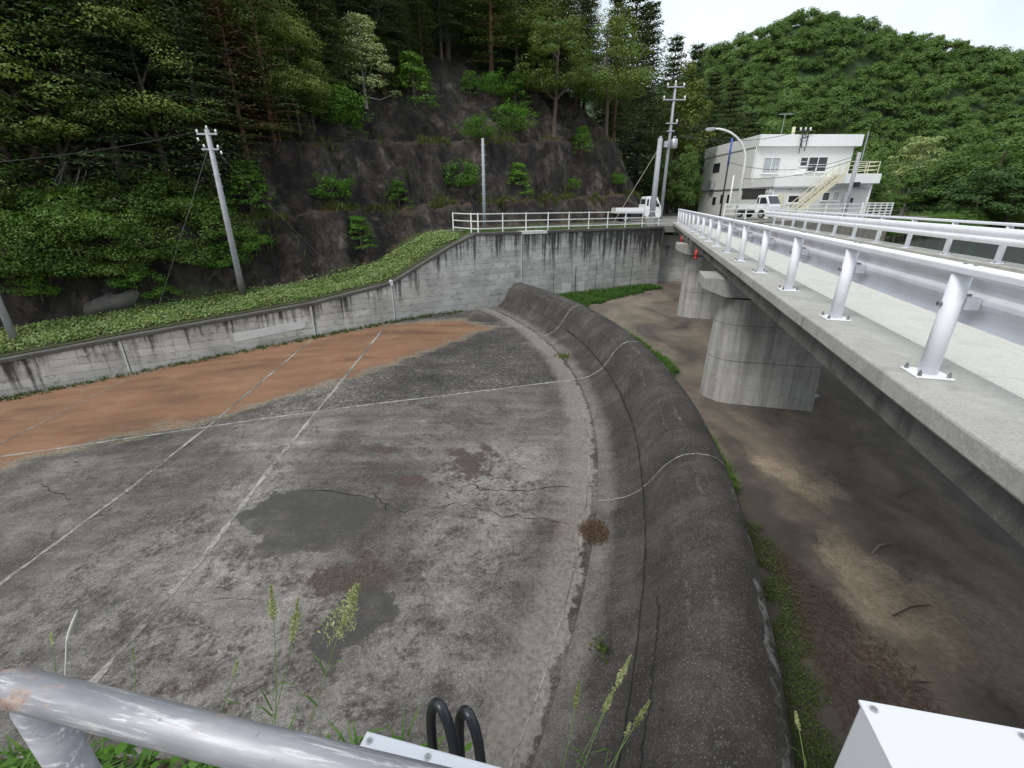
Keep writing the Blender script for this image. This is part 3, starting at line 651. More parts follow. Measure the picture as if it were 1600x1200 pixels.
# ------------------------------------------------------------------ bridge
bridge = thing('bridge', 'narrow pale concrete bridge crossing above the approach floor', 'bridge', BP, BROT)
YB0, YB1 = -5.0, 30.9
MB().box(-.3, .42, YB0, YB1, -.17, 0).build('curb', M['deckedge'], bridge, bevel=.02)
MB().box(.42, 5.4, YB0, YB1, -.32, -.13).build('deck', M['deck'], bridge)
MB().box(5.4, 6.1, YB0, YB1, -.17, 0).build('curb', M['deckedge'], bridge, bevel=.02)
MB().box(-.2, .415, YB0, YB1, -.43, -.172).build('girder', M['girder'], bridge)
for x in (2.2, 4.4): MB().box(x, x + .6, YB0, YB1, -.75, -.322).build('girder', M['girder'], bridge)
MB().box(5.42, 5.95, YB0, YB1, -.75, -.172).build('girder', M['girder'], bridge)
for y in (16.8, 18.6, 20.4):
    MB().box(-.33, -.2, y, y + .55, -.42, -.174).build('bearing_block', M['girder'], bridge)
for y in (14.1, 21.2):
    m = MB(); m.tube([(-.34, y, -.3), (-.34, y, -.62)], .055, 10); m.tube([(-.34, y, -.56), (-.34, y, -.64)], .068, 10)
    m.build('drain_pipe', M['red'], bridge, True)
# kerb joints
for y in np.arange(-2, 30, 4.1):
    MB().box(-.303, -.29, y, y + .008, -.165, -.02).build('curb_joint', M['crack'], bridge)

WB = [(0,.0),(-.03,.03),(-.05,.075),(-.05,.11),(-.015,.145),(0,.175),(-.015,.205),(-.05,.24),(-.05,.275),(-.03,.32),(0,.35)]
def railing(label, x, inward, yb0, yb1, y_first, n):
    root = thing('bridge_railing', label, 'guard rail', BP + BN * x, BROT, 'guard rails on both sides of the bridge')
    m = MB(); m.box(-.075, .075, yb0, yb1, .82, .88); m.build('top_rail', M['railwhite'], root, bevel=.012)
    # w-beam facing the deck
    th = .006; off = .165 * inward
    m = MB(); prof = [(off - inward * p[0], .42 + p[1]) for p in WB]
    prof2 = [(p[0] + inward * th, p[1]) for p in prof[::-1]]
    m.prism(prof + prof2, 'y', yb0, yb1).build('guard_beam', M['railwhite'], root)
    for i in range(n):
        y = y_first + 2.0 * i
        p = bpy.data.objects.new('post', None)
        m = MB(); m.tube([(0, y, .016), (0, y, .82)], .065, 20); po = m.build('post', M['railwhite'], root, True)
        MB().box(-.13, .13, y - .13, y + .13, .002, .016).build('base_plate', M['railwhite'], po, bevel=.004)
        m = MB(); m.box(*sorted((inward * .066, off - inward * .004)), y - .035, y + .035, .55, .64); m.build('bracket', M['railwhite'], po)
        for sx, sy in ((1, 1), (1, -1), (-1, 1), (-1, -1)):
            if i > 7: break
            m = MB(); m.tube([(sx * .1, y + sy * .1, .016), (sx * .1, y + sy * .1, .042)], .017, 6)
            m.tube([(sx * .1, y + sy * .1, .042), (sx * .1, y + sy * .1, .062)], .009, 8); m.build('anchor_bolt', M['steel'], po)
        if i <= 7:
            m = MB(); m.tube([(-inward * .067, y, .585), (-inward * .095, y, .585)], .018, 6)
            m.build('through_bolt', M['steel'], po)
            for dy in (.07, .13):
                for z in (.545, .645): MB().tube([(off - inward * .09, y + dy, z), (off - inward * .02, y + dy, z)], .011, 6).build('splice_bolt', M['steel'], po)
            for dy in (-.06, .06): MB().tube([(.03, y + dy, .879), (.03, y + dy, .888)], .016, 6).build('rail_screw', M['steel'], po)
    return root
railing('nearer white guard rail on the spillway side of the bridge', 0, 1, -5, 30.6, -4.0, 18)
railing('farther white guard rail on the reservoir side of the bridge', 5.6, -1, -5, 30.6, -3.0, 17)

# piers
def pier(y, label):
    root = thing('bridge_pier', label, 'bridge pier', BP + BD * y + Vector((0, 0, ZA)), BROT, 'concrete piers under the bridge')
    def ring(r, x1, z): 
        c = [(x1, -r, z), (x1, r, z)]
        return [(x1, -r, z)] + [(-.1 + r - r * math.sin(t) * 1.0, -r * math.cos(t), z) for t in np.linspace(0, math.pi, 15)] + [(x1, r, z)]
    lo, hi = ring(.74, 2.66, -.2), ring(.6, 2.6, 2.95)
    lo = [(p[0] - .08 if p[0] < 2 else p[0], p[1], p[2]) for p in lo]
    k = len(lo); m = MB().add(lo + hi, [tuple(range(k)), tuple(range(2*k - 1, k - 1, -1))] + [(i, k + i, k + (i+1) % k, (i+1) % k) for i in range(k)])
    m.build('pier_shaft', M['pier'], root, False)
    MB().prism([(-.62, 3.5), (-.62, 3.2), (-.05, 3.0), (3.2, 3.0), (3.2, 3.5)], 'y', -.68, .68).build('pier_cap', M['cap'], root, bevel=.02)
    MB().box(-.05, 3.0, -.5, .5, 3.5, 3.6).build('bearing_pad', M['dark'], root)
    for z in (1.25, 2.25):
        m = MB(); lz = [(p[0] + .0, p[1], 0) for p in ring(.74 - .14 * (z + .2) / 3.15 + .006, 2.655, 0)]
        m.prism([(p[0] - .08 * (1 - z / 3), p[1]) if p[0] < 2 else (p[0], p[1]) for p in lz], 'z', z, z + .012).build('lift_joint', M['girder'], root)
    return root
pier(9.55, 'large nearest concrete bridge pier with rounded nose standing by the puddle')
pier(20.2, 'more distant concrete bridge pier standing beyond the nearest pier')
# ------------------------------------------------------------------ terrain of the left hillside
def seg_nat(p):
    """natural ground height right of the cut: distance left of the line (12.2,44.6)->(21,78)"""
    ax, ay, bx, by = 12.6, 44.2, 20.5, 80.0
    dx, dy = bx - ax, by - ay; L = math.hypot(dx, dy)
    return -((p[0] - ax) * dy - (p[1] - ay) * dx) / L
def toe_v(u): return float(np.interp(u, [-24, 3, 6], [9.6, 4.2, 2.7]))
B1U, B1Z = [-24, 10, 22, 40], [2.1, .6, -.6, -2]
B2U, B2Z = [-24, 10, 22, 40], [6.7, 4.1, 3.0, 1.6]
def base_z(u, v):
    z0 = zw(u)
    k = min(1, max(0, u / 2.0))
    return z0 - .03 + k * .2 * min(v, 2.7)
def H(x, v, rough=True):
    u = -x
    b = base_z(u, v); vt = toe_v(u); p = wp(x, v)
    n1 = n2 = 0
    if rough:
        n1 = mnoise.fractal(Vector((u * .35, v * .35, 3.1)), 1.0, 2.0, 3)
        n2 = mnoise.fractal(Vector((u * 1.3, v * 1.3, 9.7)), .9, 2.1, 4)
    s = v - vt
    if s > -.3: s += (.75 * n1 + .3 * n2 + .5 * (abs(mnoise.noise(Vector((u * .55, v * .3, 6)))) - .25) + .35 * (abs(mnoise.noise(Vector((u * 1.7, v * .9, 2)))) - .2)) * min(1, max(0, (s + .3) / .5))
    b1 = float(np.interp(u, B1U, B1Z)); b2 = float(np.interp(u, B2U, B2Z))
    zc = float(np.interp(s, [0, 1.0, 1.9, 3.4, 4.4, 8.0, 9.0, 60], [b, b1 - .1, b1 + .08, b2 - .12, b2 + .1, b2 + 4.6, b2 + 5.2, b2 + 5.2 + 51 * .72]))
    d = seg_nat(p)
    zn = -.25 + (1.75 * d if d < 4 else 7 + (d - 4) * .85)
    if d < 0: zn = -.25
    z = min(zc, max(zn, -.25) if u < 0 else 1e9)
    if u < -2 and d <= 0: z = min(z, -.25)
    if rough and s > .05 and z > -.2:
        z += (.22 * n2 + .3 * (abs(mnoise.noise(Vector((u * .9, v * 1.2, 14)))) - .2)) * min(1, s)
    return z
def hit(px, py, tmin=8, tmax=140):
    r = ray(px, py); t = tmin
    while t < tmax:
        p = r * t; p.z += ZC; x, v = wl(p)
        if v > .3 and p.z < H(x, v, False): return p
        t += .15
    return None
def rock_mat():
    n = NM('dark_cut_rock', .92); v = n.pos()
    c = n.ramp(n.noise(v, .55, 9, .68, .4), (.33, (.015,.0112,.0088)), (.5, (.046,.036,.0295)), (.68, (.125,.103,.086)))
    f2 = n.noise(n.mapping(v, (1, 1, .75)), 2.2, 12, .78, .3)
    c = n.mix(.75, c, n.mix(1.0, c, n.ramp(f2, (.38, .25), (.5, .9), (.64, 2.2)), 'MULTIPLY'))
    wv = n.node('ShaderNodeVectorMath', operation='ADD'); n.setin(wv, 0, v); nc = n.node('ShaderNodeTexNoise'); nc.inputs['Scale'].default_value = 1.6; nc.inputs['Detail'].default_value = 5; n.setin(nc, 'Vector', v); n.setin(wv, 1, nc.outputs['Color'])
    cell = n.sep(n.voro(n.mapping(wv.outputs[0], (1, 1, .8)), 1.1, out='Color'))[0]; c = n.mix(1.0, c, n.ramp(cell, (0, .4), (.5, .95), (1, 1.6)), 'MULTIPLY')
    blk = n.voro(n.mapping(wv.outputs[0], (1, 1, .8)), 1.1, 'DISTANCE_TO_EDGE'); c = n.mix(n.math('MULTIPLY', n.ramp(blk, (.0, .7), (.09, 0.0)), n.ramp(f2, (.4, 0.0), (.6, 1.0))), c, (.006,.005,.005))
    fl = n.math('MULTIPLY', n.ramp(n.noise(v, 7, 6, .75), (.64, 0.0), (.7, 1.0)), .7); c = n.mix(fl, c, (.17,.16,.145))
    up = n.sep(n.node('ShaderNodeNewGeometry').outputs['Normal'])[2]
    bench = n.math('MULTIPLY', n.ramp(n.math('ADD', up, n.math('MULTIPLY', n.math('SUBTRACT', n.noise(v, 1.5, 7, .7), .5), .5)), (.72, 0.0), (.86, 1.0)), n.attr('cut'))
    c = n.mix(bench, c, n.ramp(n.noise(v, 3, 8, .7), (.35, (.05,.04,.026)), (.55, (.11,.07,.045)), (.72, (.075,.085,.03))))
    c = n.mix(n.attr('forest'), c, n.ramp(n.noise(v, 2, 8, .7), (.35, (.012,.012,.007)), (.65, (.034,.028,.018))))
    c = n.mix(n.attr('road'), c, n.ramp(n.noise(v, .8, 8, .65), (.35, (.15,.145,.135)), (.65, (.24,.23,.21))))
    gz = n.math('MULTIPLY', n.attr('verge'), n.ramp(n.noise(v, 1.2, 8, .7), (.3, .5), (.6, 1.0)))
    c = n.mix(gz, c, n.ramp(n.noise(v, 5, 7, .7), (.35, (.05,.07,.02)), (.65, (.13,.14,.05))))
    n.base(c); n.bump(n.math('ADD', n.math('ADD', n.math('MULTIPLY', f2, 1.5), n.math('MULTIPLY', cell, .7)), n.noise(v, 8, 7, .75)), 1.0, .2); return n.m
M['rock'] = rock_mat()
xs = np.concatenate([np.arange(-60, -30, 1.0), np.arange(-30, 26, .22), np.arange(26, 60, 1.0)])
vs_ = np.concatenate([np.arange(.3, 2.6, .25), np.arange(2.6, 18, .16), np.arange(18, 75, 1.2)])
P = np.zeros((len(vs_), len(xs), 3)); cutA = np.zeros(P.shape[:2]); forA = cutA.copy(); roadA = cutA.copy(); verA = cutA.copy()
for j, v in enumerate(vs_):
    for i, x in enumerate(xs):
        z = H(x, v); p = wp(x, v, z); P[j, i] = p
        u = -x; s = v - toe_v(u)
        cutA[j, i] = 1 if 0 < s < 9 else 0
        forA[j, i] = min(1, max(0, (s - 7.6) / 1.2)) if seg_nat(p) > 0 else 0
        roadA[j, i] = 1 if (u < 1.0 and z < 0 and 2.2 < v and s < -.6) or (u < -18 and z < -.1) else 0
        verA[j, i] = 1 if (s < -.05 and not roadA[j, i]) else 0
hill = grid_mesh('hillside', P, M['rock'], {'cut': cutA, 'forest': forA, 'road': roadA, 'verge': verA})
tag(hill, 'dark terraced rock cutting rising above the road', kind='structure')

# ------------------------------------------------------------------ platform, reservoir, far hill
def ground_mat():
    n = NM('gravel_ground', .9); v = n.pos()
    c = n.ramp(n.noise(v, .5, 8, .65), (.35, (.16,.155,.145)), (.65, (.27,.26,.24))); n.base(c); n.bump(n.noise(v, 12, 5), .4, .02); return n.m
M['ground'] = ground_mat()
PL = [(10.2,32.6),(15.2,31.6),(33.2,43.0),(41,58),(44,90),(22,90),(17,66),(12,46),(8,40)]
m = MB().prism(PL, 'z', -.6, -.2); yard = m.build('yard', M['ground']); tag(yard, kind='structure')
pw = thing('quay_wall', 'weathered concrete retaining wall under the parking yard beside the reservoir', 'retaining wall')
def quad_wall(a, b, z0, z1, th, mat, name, parent):
    a = Vector((*a, 0)); b = Vector((*b, 0)); t = (b - a).normalized(); nn = Vector((-t.y, t.x, 0)) * th
    m = MB(); vs = [a, b, b + nn, a + nn]; vs = [v + Vector((0, 0, z0)) for v in vs] + [v + Vector((0, 0, z1)) for v in vs]
    m.add(vs, [(3,2,1,0),(4,5,6,7),(0,1,5,4),(1,2,6,5),(2,3,7,6),(3,0,4,7)]); return m.build(name, mat, parent)
nn = concrete('brownish_quay_concrete', (.2,.18,.15), (.33,.3,.26), streak=.7, board=.3, dirt=(.08,.07,.055))
quad_wall((15.4,31.4),(33.5,42.8), -6, .1, .5, nn, 'wall_panel', pw); quad_wall((33.52,42.75),(42.2,60), -6, .1, .5, nn, 'wall_panel', pw)
def water_mat():
    n = NM('dark_reservoir_water', .08); v = n.pos()
    n.base((.010,.018,.015)); n.bump(n.noise(n.mapping(v, (1, 2.2, 1)), 1.1, 6, .65), .8, .35); n.b.inputs['Specular IOR Level'].default_value = .4
    return n.m
M['water'] = water_mat()
m = MB().add([(-5,-40,-4.9),(500,-40,-4.9),(500,420,-4.9),(20,420,-4.9)], [(0,1,2,3)]); wt = m.build('reservoir', M['water']); tag(wt, kind='structure')
# base ground sheet under everything, reaching out
m = MB().add([(-700,-300,-9),(900,-300,-9),(900,900,-9),(-700,900,-9)], [(0,1,2,3)]); tag(m.build('ground', M['ground']), kind='structure')

SKYL = [(1000,120),(1060,95),(1090,80),(1130,66),(1180,42),(1215,27),(1240,16),(1285,10),(1330,22),(1400,44),(1500,62),(1600,78),(1720,88),(1900,95),(2200,120)]
YR = 300.0
rx = [aty(px, py, YR).x for px, py in SKYL]; rz = [aty(px, py, YR).z for px, py in SKYL]
RAZ = [ray(px, py).x / ray(px, py).y for px, py in SKYL]; REL = [ray(px, py).z / ray(px, py).y for px, py in SKYL]
def Hf(x, y):
    """forest floor height on the far hill"""
    y = max(y, 1); e1 = float(np.interp(x / y, RAZ, REL)) - 7.0 / YR
    ys0 = float(np.interp(x, [40, 110, 170, 300, 500], [150, 185, 205, 215, 215])); e0 = (-5.0 - ZC) / ys0
    t = (y - ys0) / (YR - ys0)
    if t < -.02: return -6.0
    t = max(0, t)
    if t > 1: return ZC + YR * e1 - (y - YR) * .4
    n_ = mnoise.fractal(Vector((x * .016, y * .016, 5)), 1.0, 2.0, 3) * .11
    g = 1 - (1 - t) ** 1.35; g = g * (1 + n_ * math.sin(t * math.pi))
    return ZC + y * (e0 + (e1 - e0) * min(1, g))
xs2 = np.linspace(20, 620, 110); ys2 = np.linspace(140, 380, 60)
P = np.array([[(x, y, Hf(x, y)) for x in xs2] for y in ys2])
nf = NM('forest_floor', .95); nf.base(nf.ramp(nf.noise(nf.pos(), .3, 6), (.3, (.016,.034,.01)), (.7, (.04,.07,.02)))); M['ffloor'] = nf.m
fh = grid_mesh('far_hill', P, M['ffloor']); tag(fh, kind='structure')
# muddy bank right of the yard and round the reservoir edge
nb = NM('muddy_bank', .95); v_ = nb.pos(); nb.base(nb.ramp(nb.noise(v_, .9, 8, .7), (.35, (.03,.035,.018)), (.55, (.07,.075,.03)), (.7, (.1,.085,.06)))); nb.bump(nb.noise(v_, 3, 7, .7), .8, .15); M['bank'] = nb.m
def bank(pts, zt, wdt, zb, n):
    P = []
    pts = [Vector((*p, 0)) for p in pts]
    L = [0]
    for a, b in zip(pts[:-1], pts[1:]): L.append(L[-1] + (b - a).length)
    for i in range(n):
        d = L[-1] * i / (n - 1); x = np.interp(d, L, [p.x for p in pts]); y = np.interp(d, L, [p.y for p in pts])
        d2 = min(d + .5, L[-1]); d1 = d2 - .5
        t = Vector((np.interp(d2, L, [p.x for p in pts]) - np.interp(d1, L, [p.x for p in pts]), np.interp(d2, L, [p.y for p in pts]) - np.interp(d1, L, [p.y for p in pts]), 0)).normalized()
        nn = Vector((t.y, -t.x, 0)); row = []
        for k in range(14):
            f = k / 13; q = Vector((x, y, 0)) + nn * (wdt * f) + Vector((0, 0, zt + (zb - zt) * f + mnoise.fractal(Vector((d * .4, f * 4, 3)), 1, 2, 4) * .5))
            row.append(tuple(q))
        P.append(row)
    return np.array(P)
bk = grid_mesh('bank', bank([(31,41.2),(34,43.2),(41,57),(46,75),(60,110),(75,150),(110,182),(170,200),(400,214)], -3.6, 5, -5.6, 160), M['bank']); tag(bk, kind='structure')

# near bank the photographer stands on
nb = NM('near_bank_soil', .95); v_ = nb.pos(); nb.base(nb.ramp(nb.noise(v_, 4, 8, .7), (.35, (.05,.045,.03)), (.65, (.12,.1,.07)))); M['soil'] = nb.m
m = MB().box(-14, 8, -12, .84, -.8, -.42); m.box(-14, -.28, .842, .955, -.8, -.43); tag(m.build('near_bank', M['soil']), kind='structure')
m = MB().box(-14, 8, .4, .8, -6.5, -.8); nw = m.build('retaining_wall', M['wall']); tag(nw, 'concrete wall below the railing on the near bank', 'retaining wall')

# ------------------------------------------------------------------ vegetation builders
def quads(c, nrm, size, aspect=.55, roll=None, shape='leaf'):
    """c (n,3) centres, nrm (n,3) normals, size (n,) -> (4n,3) rhombic leaves"""
    n = len(c); nrm = nrm / (np.linalg.norm(nrm, axis=1, keepdims=True) + 1e-9)
    ref = np.tile(np.array([[0., 0, 1]]), (n, 1)); ref[np.abs(nrm[:, 2]) > .9] = [1, 0, 0]
    a = np.cross(nrm, ref); a /= np.linalg.norm(a, axis=1, keepdims=True) + 1e-9; b = np.cross(nrm, a)
    th = nrg.uniform(0, 2 * np.pi, n) if roll is None else roll
    u = a * np.cos(th)[:, None] + b * np.sin(th)[:, None]; v = np.cross(nrm, u)
    s = size[:, None]
    P = np.stack([c - u * s * .5, c + v * s * aspect * .5 - u * s * .05, c + u * s * .5, c - v * s * aspect * .5 - u * s * .05], 1)
    return P.reshape(-1, 3)
def rdir(n): d = nrg.normal(size=(n, 3)); return d / np.linalg.norm(d, axis=1, keepdims=True)
def make_mesh_crown(parts, mats, name='crown'):
    V = np.concatenate([p[0] for p in parts]); r = np.concatenate([p[1] for p in parts]); mi = np.concatenate([np.full(len(p[1]), p[2]) for p in parts])
    return npmesh(name, V, 4, mats, r, mi)
def cluster(c, rad, n, size, flat=.6, upb=.7):
    d = rdir(n) * (nrg.uniform(.35, 1, n) ** .5)[:, None]; d[:, 2] *= flat
    P = c + d * rad; nr = rdir(n) * .5 + np.array([0, 0, upb]) + d * .9
    return P, nr, size * nrg.uniform(.6, 1.35, n)
def broadleaf(label, leafm, h=8., cr=3., base=.3, ncl=46, per=85, leaf=.24, barkm=None, rad=.28, flat=.55, layered=False, seedv=0, name='broadleaf_tree', cat='tree', limbs=6):
    root = thing(name, label, cat)
    m = MB(); r0 = .018 * h + .03
    lean = nrg.uniform(-.05, .05, 2) * h
    trunk_pts = [(lean[0] * t ** 2, lean[1] * t ** 2, h * .9 * t) for t in np.linspace(0, 1, 7)]
    m.tube(trunk_pts, [r0 * (1.25 if i == 0 else 1) * (1 - .85 * i / 6) for i in range(7)], 8)
    cc = np.array([lean[0] * .5, lean[1] * .5, h * (base + 1) / 2]); rz_ = h * (1 - base) / 2
    PP, NN, SS = [], [], []
    for k in range(ncl):
        if layered:
            t = nrg.uniform(0, 1); zz = h * base + t * h * (1 - base); wdt = cr * (1 - .75 * t) * (.55 + .45 * nrg.random())
            an = nrg.uniform(0, 2 * np.pi); p = np.array([math.cos(an) * wdt, math.sin(an) * wdt, zz])
        else:
            d = rdir(1)[0]; rr = nrg.uniform(.45, 1.0) ** .6
            if d[2] < -.35: d[2] *= .4
            p = cc + d * np.array([cr, cr, rz_]) * rr * (1 + .25 * nrg.normal() * .5)
        if k < limbs or layered and k < 16:
            b0 = trunk_pts[min(5, max(1, int(6 * (p[2] * .75) / (h * .9))))]
            mid = [(b0[i] + p[i]) / 2 + (0, 0, .06 * h)[i] * (-1 if layered else .5) for i in range(3)]
            m.tube([b0, mid, tuple(p)], [r0 * .4, r0 * .25, r0 * .1], 5)
        a, b, c = cluster(p, rad * cr * nrg.uniform(.7, 1.35), per, leaf, flat); PP.append(a); NN.append(b); SS.append(c)
    PP = np.concatenate(PP); NN = np.concatenate(NN); SS = np.concatenate(SS)
    hz = np.clip(nrg.normal(.5, .22, len(PP)), 0, 1)
    m.build('trunk', barkm or M['bark'], root)
    link('crown', make_mesh_crown([(quads(PP, NN, SS, .62), hz, 0)], [leafm]), root)
    return root
def conifer(label, leafm, h=13., cr=2.6, base=.25, whorls=20, br=6, leaf=.34, per=20, barkm=None, droop=.25, name='conifer_tree', gap=.0, leaf2=None, pad=.32):
    root = thing(name, label, 'tree')
    m = MB(); r0 = .014 * h + .04
    m.tube([(0, 0, h * t) for t in np.linspace(0, 1, 6)], [r0 * (1.2 if i == 0 else 1) * (1 - .93 * i / 5) for i in range(6)], 8)
    PP, NN, SS, HH, MI = [], [], [], [], []
    for k in range(whorls):
        t = (k + nrg.uniform(-.3, .3)) / whorls; t = min(max(t, 0), 1); z = h * (base + (1 - base) * t)
        L0 = cr * (1 - t) ** .75 * (1.0 if t > .12 else .8) + .12 * cr
        ph = nrg.uniform(0, 6.28)
        for b in range(br):
            if nrg.random() < gap: continue
            an = ph + 2 * np.pi * b / br + nrg.normal() * .25; L = L0 * nrg.uniform(.6, 1.2)
            dv = np.array([math.cos(an), math.sin(an), 0]); sd = np.array([-math.sin(an), math.cos(an), 0])
            up = .25 * t - droop * (1 - t)
            tip = np.array([0, 0, z]) + dv * L + np.array([0, 0, up * L])
            if b % 2 == 0: m.tube([(0, 0, z), tuple((np.array([0, 0, z]) + tip) / 2 + np.array([0, 0, .05 * L])), tuple(tip)], [r0 * .28, r0 * .18, r0 * .05], 4)
            n = int(per * (.4 + L / cr))
            f = nrg.uniform(.2, 1.05, n); wob = nrg.normal(0, 1, n) * pad * L * (.35 + .5 * (1 - np.abs(f - .6)))
            P = np.array([0, 0, z]) + dv * (L * f)[:, None] + sd * wob[:, None] + np.array([0, 0, 1]) * (up * L * f + nrg.normal(0, .06, n) * cr * .4 - .06 * np.abs(wob))[:, None]
            PP.append(P); NN.append(rdir(n) * .45 + np.array([0, 0, 1.0]) + dv * .25); SS.append(leaf * nrg.uniform(.6, 1.4, n)); HH.append(np.clip(nrg.normal(.3 + .4 * f, .15), 0, 1))
            MI.append(np.full(n, 1 if leaf2 is not None and nrg.random() < .4 else 0))
    PP = np.concatenate(PP); NN = np.concatenate(NN); SS = np.concatenate(SS); HH = np.concatenate(HH); MI = np.concatenate(MI)
    m.build('trunk', barkm or M['bark'], root)
    link('crown', npmesh('crown', quads(PP, NN, SS, .42), 4, [leafm] + ([leaf2] if leaf2 else []), HH, MI), root)
    return root
used_protos = set()
def plant(proto, loc, rz=None, sc=1.0, label=None, group=None):
    rz = rng.uniform(0, 6.28) if rz is None else rz
    if proto.name not in used_protos:
        used_protos.add(proto.name); proto.location = loc; proto.rotation_euler = (0, 0, rz); proto.scale = (sc,) * 3 if not isinstance(sc, tuple) else sc
        if label: proto['label'] = label
        if group: proto['group'] = group
        return proto
    return dup(proto, loc, rz, sc, label, group)

# ---- prototypes
L_CON = 'tall dark conifer in the shaded forest above the rock cutting'
L_MID = 'leafy green broadleaf tree in the shaded forest above the rock cutting'
L_OLV = 'olive green pine with layered boughs in the forest above the rock cutting'
L_RED = 'pine with rusty brown dying boughs among the green trees'
G_F = 'trees of the forest above the rock cutting'
con = [conifer(L_CON, M['leaf_dark'], 13, 2.9, .06, 30, 7, .22, 80, pad=.4), conifer(L_CON, M['leaf_dark'], 14, 2.7, .2, 26, 7, .22, 80, M['bark'], .15, pad=.4),
       conifer(L_CON, M['leaf_dark'], 12, 3.2, .03, 28, 7, .22, 84, None, .35, pad=.4)]
olv = [conifer(L_OLV, M['leaf_olive'], 11, 3.2, .08, 20, 6, .2, 120, M['barkred'], .05, 'pine_tree', .18, M['leaf_dark'], .4),
       conifer(L_OLV, M['leaf_olive'], 12, 3.0, .12, 19, 6, .2, 120, M['barkred'], .1, 'pine_tree', .2, M['leaf_mid'], .4)]
red = [conifer(L_RED, M['leaf_brown'], 10, 3.0, .12, 17, 6, .2, 110, M['barkred'], .05, 'pine_tree', .2, M['leaf_olive'], .42)]
mid = [broadleaf(L_MID, M['leaf_wood'], 9, 3.3, .06, 70, 220, .15, rad=.33, flat=.33), broadleaf(L_MID, M['leaf_wood'], 10, 3.0, .1, 70, 210, .15, rad=.34, flat=.33)]
bush = [broadleaf('bush', M['leaf_bush'], 2.6, 1.9, .0, 60, 130, .11, rad=.3, name='bush', cat='bush', limbs=10),
        broadleaf('bush', M['leaf_bush'], 2.2, 1.7, .0, 54, 130, .1, rad=.32, name='bush', cat='bush', limbs=10),
        broadleaf('bush', M['leaf_bright'], 1.8, 1.3, .0, 40, 100, .1, rad=.34, name='bush', cat='bush', limbs=10)]
sap = [broadleaf('sapling', M['leaf_bright'], 2.2, 1.15, .05, 70, 48, .1, rad=.29, name='sapling', cat='sapling', flat=.62),
       broadleaf('sapling', M['leaf_bright'], 2.4, 1.15, .05, 66, 46, .1, rad=.28, name='sapling', cat='sapling', flat=.35, layered=True)]
dog = broadleaf('young pale blossoming tree in tiers standing on the upper rock ledge', M['leaf_pale'], 4.6, 2.1, .22, 64, 80, .14, M['barkpale'], .3, .22, True, name='dogwood_tree')

# ---- trees of the near hillside
placed = []
def far_enough(p, d):
    for q in placed:
        if (q[0] - p[0]) ** 2 + (q[1] - p[1]) ** 2 < d * d: return False
    placed.append((p[0], p[1])); return True
def proj(p):
    q = Vector(p) - Vector((0, 0, ZC)); d = q.y * cP - q.z * sP; u = q.y * sP + q.z * cP
    return (800 + F_PX * q.x / d, 600 - F_PX * u / d) if d > .1 else (-9999, 0)
def put(kind, p, sc, label=None, grp=G_F):
    pr = kind[rng.randrange(len(kind))]; return plant(pr, (p.x, p.y, p.z - .15), None, sc, label, grp)
# hand placed trees (pixel of the foot on the slope, kind, scale)
for px, py, kd, sc in ((40,330,'c',.85), (120,320,'m',.8), (200,305,'c',.8), (265,285,'m',.75), (330,270,'c',.75), (390,265,'r',.72), (430,225,'o',.7), (470,215,'m',.6), (60,250,'o',.9), (160,250,'c',1),
                       (240,215,'m',.95), (300,190,'o',.85), (350,180,'r',.95), (20,180,'m',1), (110,170,'o',1), (425,160,'m',.75), (500,150,'c',.7), (600,120,'c',.7), (640,105,'o',.6),
                       (850,110,'c',.9), (880,130,'o',.8), (915,160,'c',.95), (945,185,'o',.9), (970,210,'c',.95), (700,92,'c',.9), (760,90,'c',.95), (810,98,'c',1)):
    p = hit(px, py)
    if p is None: continue
    far_enough(p, .5); x, v = wl(p); p.z = H(x, v)
    put({'c': con, 'm': mid, 'o': olv, 'r': red}[kd], p, sc)
for px, py, kd, sc in ((455,205,'o',.42), (490,195,'m',.38), (515,175,'o',.45), (545,150,'m',.4), (470,165,'r',.45), (600,140,'o',.4), (625,120,'c',.5), (660,110,'o',.45), (690,100,'c',.55), (430,190,'m',.45), (560,120,'c',.6), (500,130,'o',.6), (450,130,'m',.6), (640,90,'c',.7), (590,95,'o',.6), (440,235,'o',.3),
                       (845,118,'m',.35), (870,140,'c',.45), (900,165,'m',.35), (930,190,'o',.4), (955,215,'c',.5)):
    p = hit(px, py)
    if p is None: continue
    x, v = wl(p); p.z = H(x, v); put({'c': con, 'm': mid, 'o': olv, 'r': red}[kd], p, sc)
def forest_zone():
    for _ in range(9000):
        u = rng.uniform(-27, 52); v = rng.uniform(3, 66); s = v - toe_v(u)
        p = wp(-u, v); d = seg_nat(p)
        if d < 1.0 or (s < 8.3 and d > 9 and u < 9) or (u >= 9 and s < 4.6): continue
        if u < 9 and d <= 9 and s < 4: continue
        z = H(-u, v); p.z = z; sx, sy = proj(p)
        if u < -2 and z < 6.0 and s < 7: continue
        if not (-260 < sx < 1150) or z < .3: continue
        yield p, u, v, s
cnt = 0
for p, u, v, s in forest_zone():
    dist = math.hypot(p.x, p.y)
    if not far_enough(p, 2.3 if dist < 34 else 2.7 if dist < 55 else 3.4): continue
    q = mnoise.noise(Vector((p.x * .12, p.y * .12, 4))); r_ = rng.random()
    kd = (mid if r_ < .42 + q * .5 else olv if r_ < .74 else red if r_ < .83 else con) if u > 2 else (mid if r_ < .2 else olv if r_ < .42 else con)
    put(kd, p, rng.uniform(.75, 1.1)); cnt += 1
    if cnt > 285: break
print('forest', cnt)

